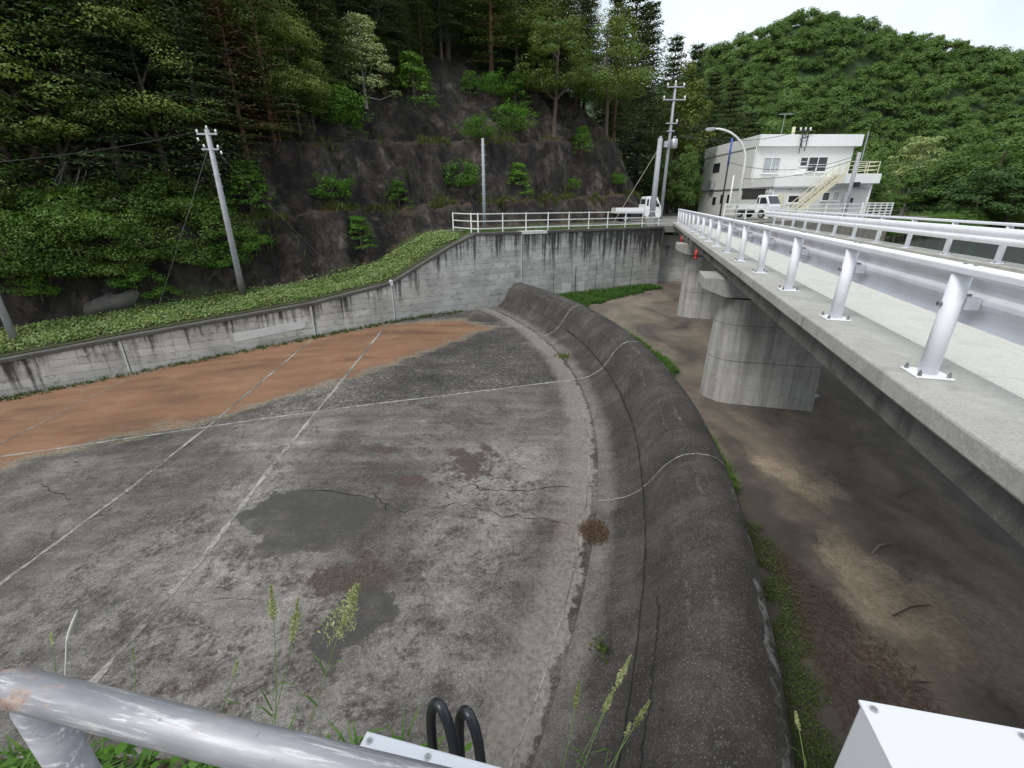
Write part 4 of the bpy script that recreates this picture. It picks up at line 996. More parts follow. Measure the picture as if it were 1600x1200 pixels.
# bushes on the lower left of the cutting
LB = 'bush'; GB = 'bushes covering the foot of the cutting on the left'
for px, py, k, sc in ((20,430,0,1.0), (75,425,1,.95), (130,428,0,.85), (185,420,1,.8), (245,405,0,.9), (300,405,1,.8), (350,410,2,.9), (40,375,0,1.1), (110,380,1,1.1), (175,372,0,1.05), (235,350,1,1.1),
                      (290,350,0,1.05), (345,370,1,.9), (385,385,2,.8), (230,318,0,.9), (285,320,1,.85), (10,330,0,1.1), (160,335,1,1.0), (330,335,2,1.0), (215,440,2,.8), (255,455,2,.6), (60,450,2,.7), (100,345,0,.9)):
    p = hit(px, py)
    if p is None: continue
    plant(bush[k], p - Vector((0, 0, .55)), None, sc * .95, ('bright yellow green bush' if k == 2 else 'dense green bush') + ' in the thicket at the foot of the cutting on the left', GB)
# saplings on the benches: foot pixel, height in px, kind, label
for px, py, hp, kd, lab in ((530,215,82,0,'bright green sapling below the pale tiered tree'), (555,218,36,1,'small low shrub beside the sapling under the pale tiered tree'), (648,166,70,1,'bright sapling on the upper ledge right of the pale tiered tree'),
        (735,150,34,1,'straggling yellow green creeper high on the bare rock'), (772,160,46,0,'yellow green shrub high on the rock face'), (805,165,44,1,'reddish green shrub near the top of the rock'),
        (748,226,48,0,'wide leafy bush behind the slim pole top on the second ledge'), (800,218,58,0,'big dark green bush on the second ledge'), (520,322,56,0,'lone bright sapling leaning from the first ledge on the left'), (549,290,20,1,'tiny tuft of leaves on the dark rock face'),
        (624,325,44,1,'small green shrub on the first ledge below the narrow twig'), (629,285,24,1,'narrow twiggy shoot on the dark rock face'), (722,304,58,0,'bright sapling left of the slim pole'), (811,303,48,1,'spreading green shrub right of the slim pole'),
        (893,300,26,0,'low shrub on the first ledge in the middle of the rock'), (962,292,26,0,'low shrub on the first ledge near the pickup'), (908,240,40,1,'round green bush on the second ledge at the right of the rock'), (565,385,52,1,'shrub clinging to the lowest rock face above the grass'),
        (395,330,80,1,'yellow green shrub behind the leaning utility pole'), (835,90,30,1,'light shrub on the brow of the rock')):
    p = hit(px, py)
    if p is None: print('miss', px, py); continue
    Yd = p.y; hm = hp / 823 * Yd * .93
    plant(sap[kd], p - Vector((0, 0, .12)), None, (hm / 2.2 * 1.25, hm / 2.2 * 1.25, hm / 2.2), lab)
p = hit(572, 168); dh = 118 / 823 * p.y
plant(dog, p - Vector((0, 0, .1)), .4, dh / 4.6)
# fallen dead branches
m = MB(); p = hit(110, 318); q = hit(140, 275)
q0 = p + Vector((0, 0, .2))
for k in range(9):
    a = q0 + Vector((rng.uniform(-1.2, 1.0), rng.uniform(-.3, .3), rng.uniform(-.3, .2))); b = a + Vector((rng.uniform(.3, 1.6), rng.uniform(-.5, .3), rng.uniform(.7, 1.7)))
    m.tube([a, a.lerp(b, .5) + Vector((rng.uniform(-.15, .15), 0, rng.uniform(-.1, .2))), b], [.05, .035, .015], 5)
db = m.build('dead_branches', M['barkpale']); tag(db, 'pale dead branches fallen across the bushes on the left slope', 'dead branch')
# pale ledge boulder by the grass
p = hit(172, 478)
m = MB(); m.sphere((0, 0, 0), 1, 20, 14, (1.5, .8, .5)); bo = m.build('boulder', M['rock'], None, True); bo.location = p + Vector((0, .3, .1)); bo.rotation_euler = (0, R(-16), R(28))
for vtx in bo.data.vertices:
    n_ = mnoise.fractal(vtx.co * 1.1 + Vector((3.3, 1, 7)), 1, 2, 5) * .2; vtx.co += vtx.co.normalized() * n_
bo.data.materials.clear(); M['boulder'] = concrete('grey_boulder_rock', (.06,.055,.05), (.14,.135,.12), dirt=(.025,.022,.02), dirt_amt=.8); bo.data.materials.append(M['boulder'])
tag(bo, 'pale grey boulder at the foot of the cutting above the grass', 'boulder')

# ---- trees behind the building and round the yard
yel = broadleaf('yellow green broadleaf tree behind the tall utility pole', M['leaf_yellow'], 10, 3.2, .2, 60, 90, .3)
pop = conifer('tall feathery light green tree rising behind the white building', M['leaf_far'], 14, 2.6, .1, 22, 7, .42, 26, None, -.5, 'poplar_tree')
bigb = [broadleaf('tree', M['leaf_far'], 10, 4.2, -.08, 90, 150, .28, rad=.25), broadleaf('tree', M['leaf_far'], 10, 3.8, -.05, 86, 150, .28, rad=.25), broadleaf('tree', M['leaf_fardark'], 10, 4.0, -.08, 84, 150, .3, rad=.25)]
def by_px(pr, px, base_z, top_py, Y, lab, wsc=1.0, hh=10., grp=None, rz=None):
    p = aty(px, top_py, Y); h = p.z - base_z
    return plant(pr, (p.x, p.y, base_z), rz, (h / hh * wsc, h / hh * wsc, h / hh), lab, grp)
by_px(yel, 1068, -.3, 112, 66, 'yellow green broadleaf tree behind the tall utility pole', .75)
by_px(pop, 1288, -.5, 158, 78, 'tall feathery light green tree rising behind the white building', 1.0, 14)
by_px(pop, 1318, -.5, 205, 74, 'shorter feathery light green tree at the right corner of the white building', 1.3, 14)
by_px(pop, 1250, -.5, 195, 84, 'feathery light green treetop showing left of the tallest feathery tree', 1.2, 14)
for px, Y, top, k, ws, lab in ((1050,58,225,0,.8,'bright bush filling the gap beside the left wall of the building'), (1072,57,232,1,.62,'leafy bush behind the pole with the transformer'), (1080,60,238,0,.6,'leafy tree just left of the building'), (1035,66,255,1,1.0,'low bush behind the slim grey pole and the pickup'),
                               (1110,84,215,2,1.1,'dark leafy tree behind the left end of the building roof')):
    by_px(bigb[k], px, -.6, top, Y, lab, ws)
for px, Y, top, w_, lab in ((1118,80,118,1.0,'dark conifer behind the left end of the building'), (1148,92,128,1.1,'dark conifer above the street lamp'), (1090,74,75,.8,'spindly conifer on the skyline by the tall pole'), (1058,70,62,.8,'thin conifer top reaching into the sky'),
                            (1018,62,10,.9,'tall conifer at the right edge of the dark forest'), (998,58,-20,.9,'very tall dark conifer at the forest edge'), (1175,105,165,1.3,'dark conifer behind the building roof on the left')):
    by_px(con[[0, 2][int(px) % 2]], px, -.5 if px > 1040 else 2, top, Y, lab, w_, 12.5)
for px, Y, top, k, ws, lab in ((1350,66,215,0,.9,'leafy tree right behind the yellow landing of the stairs'), (1385,70,265,1,1.1,'round bush beyond the slatted end of the yard fence'), (1335,78,230,1,1.0,'leafy tree behind the right end of the building'),
                               (1205,96,205,1,1.3,'broad tree behind the roof aerial'), (1230,110,195,0,1.3,'broad tree above the roof chimney')):
    by_px(bigb[k], px, -2.0, top, Y, lab, ws)
# trees on the near shore at the right
for px, Y, top, k, ws, lab in ((1575,120,200,0,1.35,'large spreading tree at the right edge by the water'), (1510,125,225,0,1.3,'large spreading tree overhanging the water'), (1640,125,205,0,1.3,'large tree cut by the right edge of the view'), (1545,110,265,2,1.3,'low dark tree leaning over the water on the right'),
                               (1480,122,275,2,1.2,'dark low tree at the water edge beside the blossoming tree'), (1600,108,270,2,1.4,'dark bough-laden tree at the water edge on the far right'), (1440,150,262,2,1.1,'dark tree in the hollow by the shore')):
    by_px(bigb[k], px, -4.5, top, Y, lab, ws)
dfar = dup(dog, aty(1445, 330, 140), 1.1, 1); p = aty(1445, 215, 140); dfar.location = (p.x, p.y, -4.0); k_ = (p.z + 4) / 4.6; dfar.scale = (k_ * 1.0,) * 3; dfar['label'] = 'pale blossoming tree standing in the dark hollow across the water'
for px, Y in [(1400 + 9 * i + rng.uniform(-4, 4), 84 + i * 1.7 + rng.uniform(-3, 6)) for i in range(26)] + [(1390,80), (1420,92), (1455,104), (1500,112), (1545,118), (1590,122), (1360,72)]:
    p = aty(px, 350, Y); plant(bush[rng.randrange(3)], (p.x, p.y, -4.9), None, rng.uniform(1.3, 2.0), 'low shrub growing on the muddy bank at the far waterline', 'shrubs along the far waterline')

# ---- far hillside
def fartree(leafm, h, cr, n, leaf):
    ncl = 26; PP, NN, SS = [], [], []
    for k in range(ncl):
        d = rdir(1)[0]; d[2] = abs(d[2]) * 1.0 - .25
        p = np.array([0, 0, h * .55]) + d * np.array([cr, cr, h * .42]) * nrg.uniform(.6, 1.0)
        a, b, c = cluster(p, cr * .4 * nrg.uniform(.7, 1.4), n // ncl, leaf, .75, .5); b = b + (p - np.array([0, 0, h * .5])) / cr * .9; PP.append(a); NN.append(b); SS.append(c)
    PP = np.concatenate(PP); V = quads(PP, np.concatenate(NN), np.concatenate(SS), .7)
    return V, np.clip(nrg.normal(.5, .2, len(PP)), 0, 1)
FT = [fartree(None, 9, 4.0, 1500, .58), fartree(None, 10, 3.6, 1400, .58), fartree(None, 8, 4.4, 1500, .6)]
fmesh = []
for k, (V, r) in enumerate(FT):
    for mk in ('leaf_far', 'leaf_fardark'):
        if mk == 'leaf_fardark' and k: continue
        o = thing('hill_tree', 'rounded green broadleaf crown among the trees covering the far hillside', 'tree', group='trees on the far hillside')
        mt = MB(); mt.tube([(0, 0, -1.5), (0, 0, 5)], [.25, .12], 6); mt.build('trunk', M['bark'], o)
        link('crown', npmesh('crown', V, 4, [M[mk]], r), o); fmesh.append((o, k, mk))
cands = []
yy = 150.0
while yy < 335:
    st = 4.3
    xx = 40 + rng.uniform(0, st)
    while xx < 400:
        x = xx + rng.uniform(-2.2, 2.2); y = yy + rng.uniform(-2.2, 2.2); z = Hf(x, y)
        sx, sy = proj((x, y, z + 8))
        if z > -4.6 and 1080 < sx < 1680 and sy < 345 and not (x < 60 and y < 170): cands.append((math.hypot(x, y), x, y, z))
        xx += st
    yy += 4.3
# leave out what lies behind the crest
def hidden(x, y, z):
    a = Vector((0, 0, ZC)); b = Vector((x, y, z + 9))
    for t in np.linspace(.6, .955, 26):
        q = a.lerp(b, t)
        if q.z < Hf(q.x, q.y) - 1.5: return True
    return False
cands = [c for c in cands if not hidden(*c[1:])]
cands.sort(); print('far trees', len(cands))
fused = set(); bulkV, bulkR = [], []
for i, (d, x, y, z) in enumerate(cands):
    s = rng.choice([rng.uniform(.55, .95), rng.uniform(.8, 1.2), rng.uniform(1.0, 1.5)]) * .76; sv = (s * rng.uniform(.85, 1.25), s * rng.uniform(.85, 1.25), s * rng.uniform(.75, 1.15)); dark = mnoise.noise(Vector((x * .03, y * .03, 8))) > .38
    if i < 290 and rng.random() < .06:
        plant(con[2 * rng.randrange(2)], (x, y, z), None, s * .95, 'dark pointed conifer standing among the broadleaf trees on the far hillside', 'conifers on the far hillside')
    elif i < 290:
        k = rng.randrange(3); o, kk, mk = fmesh[1] if dark and rng.random() < .8 else [f for f in fmesh if f[2] == 'leaf_far'][k]
        plant(o, (x, y, z), None, sv)
    else:
        V, r = FT[rng.randrange(3)]; a = rng.uniform(0, 6.28); ca, sa = math.cos(a), math.sin(a)
        sel = nrg.random(len(r)) < .5
        Vq = V.reshape(-1, 4, 3)[sel]; cen = Vq.mean(1, keepdims=True); Vq = cen + (Vq - cen) * 1.3
        Vr = np.stack([Vq[..., 0] * ca - Vq[..., 1] * sa, Vq[..., 0] * sa + Vq[..., 1] * ca, Vq[..., 2]], -1) * s + np.array([x, y, z])
        bulkV.append(Vr.reshape(-1, 3)); bulkR.append(np.clip(r[sel] * .55 + rng.uniform(-.15, .6) - (.25 if dark else 0), 0, 1))
if bulkV:
    me = npmesh('far_woodland', np.concatenate(bulkV), 4, [M['leaf_far']], np.concatenate(bulkR)); bw = link('far_woodland', me)
    tag(bw, 'dense green woodland covering the upper far hill', 'woodland', kind='stuff'); print('bulk quads', sum(len(r) for r in bulkR))

# ---- ground cover
def tufts(pts, hmin, hmax, wd, spread, blades):
    V = []; 
    for p in pts:
        for b in range(blades):
            a = rng.uniform(0, 6.28); h = rng.uniform(hmin, hmax); ln = rng.uniform(.1, spread); o = Vector(p) + Vector((rng.uniform(-.06, .06), rng.uniform(-.06, .06), 0))
            d = Vector((math.cos(a), math.sin(a), 0)); s = Vector((-d.y, d.x, 0)) * wd * rng.uniform(.6, 1.3)
            mid = o + d * ln * .35 + Vector((0, 0, h * .65)); tip = o + d * ln + Vector((0, 0, h))
            V += [o - s, o + s, mid + s * .8, mid - s * .8, mid - s * .8, mid + s * .8, tip + s * .1, tip - s * .1]
    return np.array([tuple(v) for v in V])
def stuff(name, V, mat, label, cat):
    o = link(name, npmesh(name, V, 4, [M[mat]], np.clip(nrg.normal(.5, .22, len(V) // 4), 0, 1))); return tag(o, label, cat, kind='stuff')
# clover strip on the wall
c, nr, sz = [], [], []
for _ in range(52000):
    u = rng.uniform(.5, 27); v = rng.uniform(.5, 3.1)
    if v > toe_v(u) + .25 or (v < .75 and rng.random() < .5): continue
    x = -u; dn = mnoise.noise(Vector((x * .5, v * .9, 1)))
    if dn < -.3 and rng.random() < .7: continue
    z = H(x, v, True) + abs(rng.gauss(0, .06)) + .02
    if z > base_z(u, v) + .3: continue
    c.append(wp(x, v, z)); nr.append((rng.gauss(0, .5), rng.gauss(0, .5) - .3, 1)); sz.append(rng.uniform(.05, .12))
c = np.array([tuple(p) for p in c]); stuff('clover_strip', quads(c, np.array(nr), np.array(sz), .8), 'clover', 'strip of bright clover and grass growing on top of the sloping wall', 'grass')
pts = []
for _ in range(1500):
    x = rng.uniform(-26, 14); v = rng.uniform(.58, toe_v(-x) - .2)
    if x > -1 and v > 3.0: v = rng.uniform(.6, 2.8)
    pts.append(wp(x, v, H(x, v)))
stuff('verge_grass', tufts(pts, .08, .22, .012, .12, 4), 'grass', 'thin grass along the verge between the wall and the rock', 'grass')
pts = []
for _ in range(5200):
    u = rng.uniform(-23, 16); k = rng.random(); s_ = rng.uniform(1.0, 2.0) if k < .45 else rng.uniform(3.4, 4.5) if k < .85 else rng.uniform(0, 8)
    v = toe_v(u) + s_; x = -u
    if mnoise.noise(Vector((u * .45, s_ * .6, 21))) < .02 or seg_nat(wp(x, v)) < .3: continue
    pts.append(wp(x, v, H(x, v) - .03))
stuff('bench_grass', tufts(pts, .12, .45, .018, .3, 5), 'leaf_olive', 'dry grass and creepers along the ledges of the rock cutting', 'grass')
pts = []
for _ in range(1900):
    u = rng.uniform(.5, 24); v = rng.uniform(.55, 2.9)
    if mnoise.noise(Vector((u * .8, v * 1.5, 31))) > -.05 and v < toe_v(u) + .1: pts.append(wp(-u, v, H(-u, v, False)))
stuff('strip_grass', tufts(pts, .08, .26, .01, .16, 3), 'leaf_olive', 'straw coloured grass blades mixed into the clover strip', 'grass')
def patch_pts(poly, n, z, noise_s=1.2, thr=-.1):
    xs_ = [p[0] for p in poly]; ys_ = [p[1] for p in poly]; out = []; k = 0
    while len(out) < n and k < n * 40:
        k += 1; x = rng.uniform(min(xs_), max(xs_)); y = rng.uniform(min(ys_), max(ys_))
        dd = float(sdf(np.array([[x]]), np.array([[y]]), poly)[0, 0])
        if dd < 0 and rng.random() < min(1, -dd / .22) and mnoise.noise(Vector((x * noise_s, y * noise_s, 6))) > thr - min(.5, -dd): out.append((x, y, z + (rng.random() ** 2) * .02))
    return out
up = lambda a0, a1, w0, w1, n=10: [(OC.x + (RU + .02) * math.cos(a), OC.y + (RU + .02) * math.sin(a)) for a in np.linspace(a0, a1, n)] + [(OC.x + (RU + (w0 if f in (0, 1) else w1)) * math.cos(a), OC.y + (RU + (w0 if f in (0, 1) else w1)) * math.sin(a)) for f, a in zip(np.linspace(1, 0, n), np.linspace(a1, a0, n))]
G1 = [tuple(atz(px, py, ZA)[:2]) for px, py in ((835,452),(860,445),(1030,443),(1034,458),(985,462),(940,470),(905,474))]
G1 = [(1.2,27.2),(9.5,31.9),(10.2,30.4),(6.3,27.0),(4.2,24.2),(2.9,23.8)]
stuff('wall_foot_grass', tufts(patch_pts(G1, 1700, ZA, .8), .05, .24, .016, .22, 6), 'grass', 'green grass growing along the foot of the far wall behind the weir', 'grass')
stuff('weir_grass', tufts(patch_pts(up(.02, .3, .1, 1.05), 1300, ZA, 1.0, -.3), .1, .32, .013, .22, 7), 'grass', 'bright grass strip behind the far half of the weir', 'grass')
stuff('weir_grass', tufts(patch_pts(up(-.21, -.11, .05, .35), 260, ZA, 1.0, -.6), .08, .26, .009, .16, 8), 'grass', 'small bright grass clump behind the middle of the weir', 'grass')
mp = patch_pts(up(-.42, -.22, .1, .7, 14), 11000, ZA, 2.3, -.05)
c = np.array(mp) + np.c_[np.zeros((len(mp), 2)), np.abs(nrg.normal(0, .07, len(mp)))]
stuff('moss_bed', quads(c, rdir(len(c)) * .7 + np.array([0, 0, 1]), nrg.uniform(.012, .034, len(c)), .7), 'moss', 'low green weeds growing behind the near part of the weir', 'weeds')
tw = patch_pts([(4.0,6.6),(4.5,6.3),(4.7,5.2),(5.0,3.9),(4.6,2.6),(3.4,2.4),(3.6,3.6),(3.9,4.9)], 4200, ZA, 1.3, -.15)
V = []
for p in tw:
    a = rng.uniform(0, 6.28); L = rng.uniform(.03, .15); d = Vector((math.cos(a), math.sin(a), rng.uniform(-.1, .2))) * L; s = Vector((-d.y, d.x, 0)).normalized() * .003
    q = Vector(p) + Vector((0, 0, rng.uniform(.0, .1))); V += [q - s, q + s, q + d + s * .6, q + d - s * .6]
stuff('twig_litter', np.array([tuple(v) for v in V]), 'twig', 'dark dry twigs washed up beside the weeds behind the weir', 'debris')
for (pa, pb, lab) in (((1405,778),(1432,762),'dry stick lying on the brown floor under the bridge middle'), ((1395,962),(1452,945),'dry twig lying on the brown floor left of the dark stain'), ((1412,1078),(1450,1066),'short stick lying on the brown floor just behind the cabinet'), ((1362,865),(1384,848),'pale stick lying among the scattered twigs')):
    a = atz(*pa, ZA + .02); b = atz(*pb, ZA + .04); m = MB(); c_ = a.lerp(b, .5) + Vector((.03, .04, .02)); m.tube([a, c_, b], [.012, .014, .006], 6); m.tube([c_, c_ + (b - a) * .3 + Vector((.08, -.06, .04))], [.008, .003], 5)
    tag(m.build('dry_stick', M['barkpale'] if 'pale' in lab else M['bark']), lab, 'stick')
lt = []; cl = atz(928, 832, -4.28)
for _ in range(1100):
    a = rng.uniform(0, 6.28); r_ = .3 * math.sqrt(rng.random()) * rng.uniform(.75, 1.05); lt.append((cl.x + math.cos(a) * r_, cl.y + math.sin(a) * r_ * 1.2, -4.25 + rng.uniform(0, .06) * (1.15 - r_ / .3)))
lt = np.array(lt); stuff('leaf_litter', quads(lt, rdir(len(lt)) * .4 + np.array([0, 0, 1]), nrg.uniform(.02, .055, len(lt)), .45), 'litter', 'round heap of dry brown leaves at the foot of the weir', 'leaf litter')
# thin grass line at the wall foot on the chute side
pts = []
for _ in range(500):
    u = rng.uniform(1, 22); pp = wp(-u, -rng.random() ** 2 * .5 - .03); pts.append((pp.x, pp.y, float(zfloor(pp.x))))
stuff('wall_foot_weeds', tufts(pts, .04, .16, .014, .12, 5), 'moss', 'thin line of weeds where the chute floor meets the far wall', 'weeds')
p = atz(940, 1012, -4.0); c = np.array([p[:]] * 90) + nrg.normal(0, 1, (90, 3)) * np.array([.05, .06, .03])
mo = link('moss_clump', npmesh('moss_clump', quads(c, rdir(90) + np.array([0, 0, .6]), nrg.uniform(.03, .06, 90), .8), 4, [M['moss']], nrg.random(90))); tag(mo, 'single small moss clump on the lower face of the weir', 'moss')
p = atz(880, 556, -4.25); c = np.array([p[:]] * 160) + nrg.normal(0, 1, (160, 3)) * np.array([.16, .12, .03])
mo = link('moss_clump', npmesh('moss_clump', quads(c, rdir(160) + np.array([0, 0, 1]), nrg.uniform(.04, .09, 160), .8), 4, [M['leaf_yellow']], nrg.random(160))); tag(mo, 'yellow moss clump at the foot of the far weir joint', 'moss')

# ------------------------------------------------------------------ poles, lamp, wires
def pole(label, foot, h, r0, r1, mat, name='utility_pole'):
    root = thing(name, label, 'pole', foot)
    m = MB(); m.tube([(0, 0, -.3), (0, 0, h * .5), (0, 0, h)], [r0, (r0 + r1) / 2, r1], 14); m.build('shaft', mat, root, True)
    return root
def insulators(root, pts, sc=1.0):
    for p in pts:
        m = MB(); m.tube([p, (p[0], p[1], p[2] + .05 * sc), (p[0], p[1], p[2] + .1 * sc), (p[0], p[1], p[2] + .16 * sc)], [.03 * sc, .055 * sc, .05 * sc, .03 * sc], 8)
        m.build('insulator', M['porcelain'], root, True)
# leaning looking pole on the grass strip
f1 = wp(-11.2, 2.2); f1.z = H(-11.2, 2.2); top1 = aty(325, 202, f1.y); h1 = top1.z - f1.z
p1 = pole('grey concrete utility pole with white insulators standing on the grass strip', f1, h1, .14, .095, M['polegrey'])
for z, L in ((h1 - .18, .42), (h1 - .75, .36)):
    MB().bar((-L, -.05, z), (L, -.05, z), .07, .07).build('cross_arm', M['galv'], p1)
insulators(p1, [(-.4, -.05, h1 - .14), (.38, -.05, h1 - .14), (0, 0, h1), (-.38, -.12, h1 - .45), (.34, -.05, h1 - .72), (-.2, -.12, h1 - .7), (.46, -.1, h1 - .95)], .85)
for z in np.arange(1.2, h1 - 1, .45):
    m = MB(); m.bar((-.18, 0, z), (.18, 0, z), .018); m.build('climbing_step', M['galv'], p1)
m = MB(); m.tube([(0, 0, 0), (0, 0, 1.0)], [.152, .147], 14); m.build('base_sleeve', M['coping'], p1, True)
r_ = ray(26, 538); t_ = ((C0 + N0 * 1.8).dot(N0)) / Vector((r_.x, r_.y, 0)).dot(N0); f0 = Vector((r_.x * t_, r_.y * t_, r_.z * t_ + ZC)); p0 = pole('grey utility pole cut by the left edge of the view', f0, 6.2, .13, .09, M['polegrey'])
r_ = ray(757, 348); t_ = ((C0 + N0 * 2.4).dot(N0)) / Vector((r_.x, r_.y, 0)).dot(N0); f2 = Vector((r_.x * t_, r_.y * t_, -.25)); p2 = pole('slim white pole standing behind the left part of the road fence', f2, aty(755, 216, f2.y).z - f2.z, .1, .075, M['polegrey'], 'slim_pole')
m = MB(); h2 = aty(755, 216, f2.y).z - f2.z
for z in np.arange(1.5, h2 - .2, .5): m.bar((-.16, 0, z), (.16, 0, z), .02)
m.build('climbing_steps', M['galv'], p2)
f3 = wp(13.0, 1.6); f3.z = -.23; q = aty(1024, 216, f3.y); f3.x = aty(1018, 345, f3.y).x; h3 = q.z - f3.z
p3 = pole('thick pale grey pole standing in front of the white pickup', f3, h3, .2, .15, M['polegrey'])
MB().box(-.42, .3, -.35, .35, -.2, .55).build('concrete_base', M['cap'], p3, bevel=.03)
MB().tube([(0, 0, h3 - .1), (0, 0, h3 + .12)], .1, 10).build('pole_top', M['galv'], p3)
f4 = aty(1033, 331, 46); f4.z = -.25; h4 = aty(1045, 131, 46).z - f4.z
p4 = pole('tall utility pole with crossarms and a transformer beside the road', f4, h4, .17, .1, M['polegrey'])
for z, L in ((h4 - .25, .75), (h4 - 1.2, 1.0), (h4 - 3.0, .5), (h4 - 3.6, .35)):
    MB().bar((-L, -.1, z), (L, -.1, z), .09, .09).build('cross_arm', M['galv'], p4)
insulators(p4, [(-.7, -.1, h4 - .2), (.7, -.1, h4 - .2), (0, 0, h4), (-.9, -.1, h4 - 1.15), (.9, -.1, h4 - 1.15), (.45, -.1, h4 - 2.95)], 1.6)
m = MB(); m.tube([(.42, -.1, h4 - 5.0), (.42, -.1, h4 - 4.9), (.42, -.1, h4 - 4.25), (.42, -.1, h4 - 4.2)], [.24, .3, .3, .22], 14); m.tube([(.35, -.1, h4 - 4.2), (.35, -.1, h4 - 4.0)], .05, 6); m.tube([(.5, -.1, h4 - 4.2), (.5, -.1, h4 - 4.0)], .05, 6)
m.build('transformer', M['galv'], p4, True)
MB().box(-.5, -.18, -.3, .1, h4 - 4.9, h4 - 4.4).build('switch_box', M['galv'], p4)
# dark blue topped pole and small white post by the building, street lamp
f5 = aty(1126, 330, 45); f5.z = -.2; h5 = aty(1134, 216, 45).z + .2
p5 = pole('thin dark pole with a blue top standing before the left side of the building', f5, h5, .075, .06, M['wire'], 'thin_pole')
m = MB(); m.tube([(0, 0, h5 - 2.2), (0, 0, h5 + .02)], .085, 10); m.build('blue_sleeve', M['bluepaint'], p5, True)
f6 = aty(1150, 335, 43.5); f6.z = -.2; h6 = 7.0
lp = thing('street_lamp', 'white curved street lamp in front of the building', 'street lamp', f6)
tz = aty(1165, 235, 43.5).z + .2
pth = [(0, 0, -.2), (0, 0, tz - 1.0)]
tipw = aty(1116, 201, 43.5); dx = tipw.x - f6.x; dz = tipw.z + .2 - (tz - 1.0)
pth += [(dx * (1 - math.cos(t)), 0, tz - 1.0 + dz * math.sin(t)) for t in np.linspace(.12, math.pi / 2, 11)]
m = MB(); m.tube(pth, [.11] + [.085] * (len(pth) - 2) + [.06], 10); m.build('lamp_post', M['fencewhite'], lp, True)
tp = pth[-1]
m = MB(); m.prism([(-.75, -.14), (-.6, -.22), (.0, -.13), (.1, .02), (-.05, .1), (-.65, .06)], 'y', -.14, .14); hd = m.build('lamp_head', M['galv'], lp, bevel=.04); hd.location = (tp[0], tp[1], tp[2])
f7 = aty(1137, 333, 44.5); f7.z = -.2; wpst = pole('short white pole between the blue topped pole and the street lamp', f7, aty(1143, 274, 44.5).z + .2, .07, .06, M['fencewhite'], 'short_pole')

def wire(a, b, sag, label, r=.012, n=14, mat='wire', clamps=0):
    a = Vector(a); b = Vector(b); m = MB()
    m.tube([a.lerp(b, t) - Vector((0, 0, sag * 4 * t * (1 - t))) for t in np.linspace(0, 1, n)], r, 5)
    o = m.build('cable', M[mat], None, True); tag(o, label, 'cable'); return o
T1 = Vector((f1.x, f1.y, f1.z + h1)); T0 = Vector((f0.x, f0.y, f0.z + 6.2)); T4 = Vector((f4.x, f4.y, f4.z + h4)); T3 = Vector((f3.x, f3.y, f3.z + h3)); T2 = Vector((f2.x, f2.y, f2.z + h2))
g = hit(520, 418); wire(T1 - Vector((0, 0, .6)), g, .05, 'guy wire running down to the right from the insulated pole', .007, mat='wire2')
g = wp(-14.6, 2.2); g.z = H(-14.6, 2.2); wire(T1 - Vector((0, 0, .5)), g, .03, 'striped guy wire running down to the left from the insulated pole', .008, mat='wire2')
wire(T1 - Vector((.4, .05, .1)), Vector((-26, 14, 2.2)), .6, 'black cable running left from the insulated pole through the trees', .012)
g = hit(800, 312); wire(T2 - Vector((0, 0, .4)), g, .02, 'striped guy wire on the right of the slim white pole', .009, mat='wire2')
g = hit(985, 330) or wp(9, 5, 0); wire(T3 - Vector((0, 0, .5)), Vector((f3.x - 2.5, f3.y + 1.0, -.2)), .02, 'yellow striped guy wire beside the thick pale pole', .013, mat='cream')

# ------------------------------------------------------------------ yard fence
yf = thing('yard_fence', 'white pipe fence along the yard edge ending in a slatted panel', 'fence')
def yb(px, Y, z=.1): p = aty(px, 330, Y); return Vector((p.x, p.y, z))
ya, yb_, yc = yb(1132, 35.5), yb(1345, 40.6), yb(1392, 43.4)
fence_run(yf, [ya, yb_], 2.2, 1.08, (.4, .74, 1.05), .075, .065, M['fencewhite'])
fence_run(yf, [yb_ + Vector((.05, .02, 0)), yc], 1.0, 1.15, (.25, .48, .71, .94, 1.12), .12, .1, M['fencewhite'])

# ------------------------------------------------------------------ building
bd = thing('office_building', 'white two storey dam office with an outside staircase', 'building', (0, 0, -.2))
XU0, XU1, YU, YBK = 26.0, 36.3, 54.0, 68.0
XL0, XL1, YL = 25.9, 35.6, 49.2
ZF, ZR = 3.55, 8.05
MB().box(XU0, XU1, YU, YBK, ZF - .5, ZR - .02).build('upper_wall', M['bwall'], bd)
MB().box(XU0 + .003, XL1, YL, YU - .003, 0, ZF - .02).build('lower_wall', M['bwall'], bd)
MB().box(XU0 + .004, XU1 - .5, YU, YBK, 0, ZF - .5).build('lower_wall', M['bwall'], bd)
m = MB(); m.box(XU0 - .06, XU1 + .45, YU - .45, YBK + .2, ZR - 1.1, ZR); m.build('roof_fascia', M['btrim'], bd, bevel=.02)
m = MB(); m.box(XU0 - .05, XL1 + .05, YL - .18, YU - .46, ZF - .62, ZF + .28); m.build('terrace_parapet', M['btrim'], bd, bevel=.02)
MB().box(XU0 - .1, XL1 + .1, YL - .24, YU - .5, ZF - .78, ZF - .625).build('parapet_drip', M['galv'], bd)
MB().box(XU0 - .085, XU0 - .002, YU - .5, YBK, ZF - .72, ZF - .6).build('side_band', M['galv'], bd)
MB().box(XU0 - .075, XU0 - .062, YU - .3, YBK + .1, ZR - 1.14, ZR - 1.1).build('side_band', M['galv'], bd)
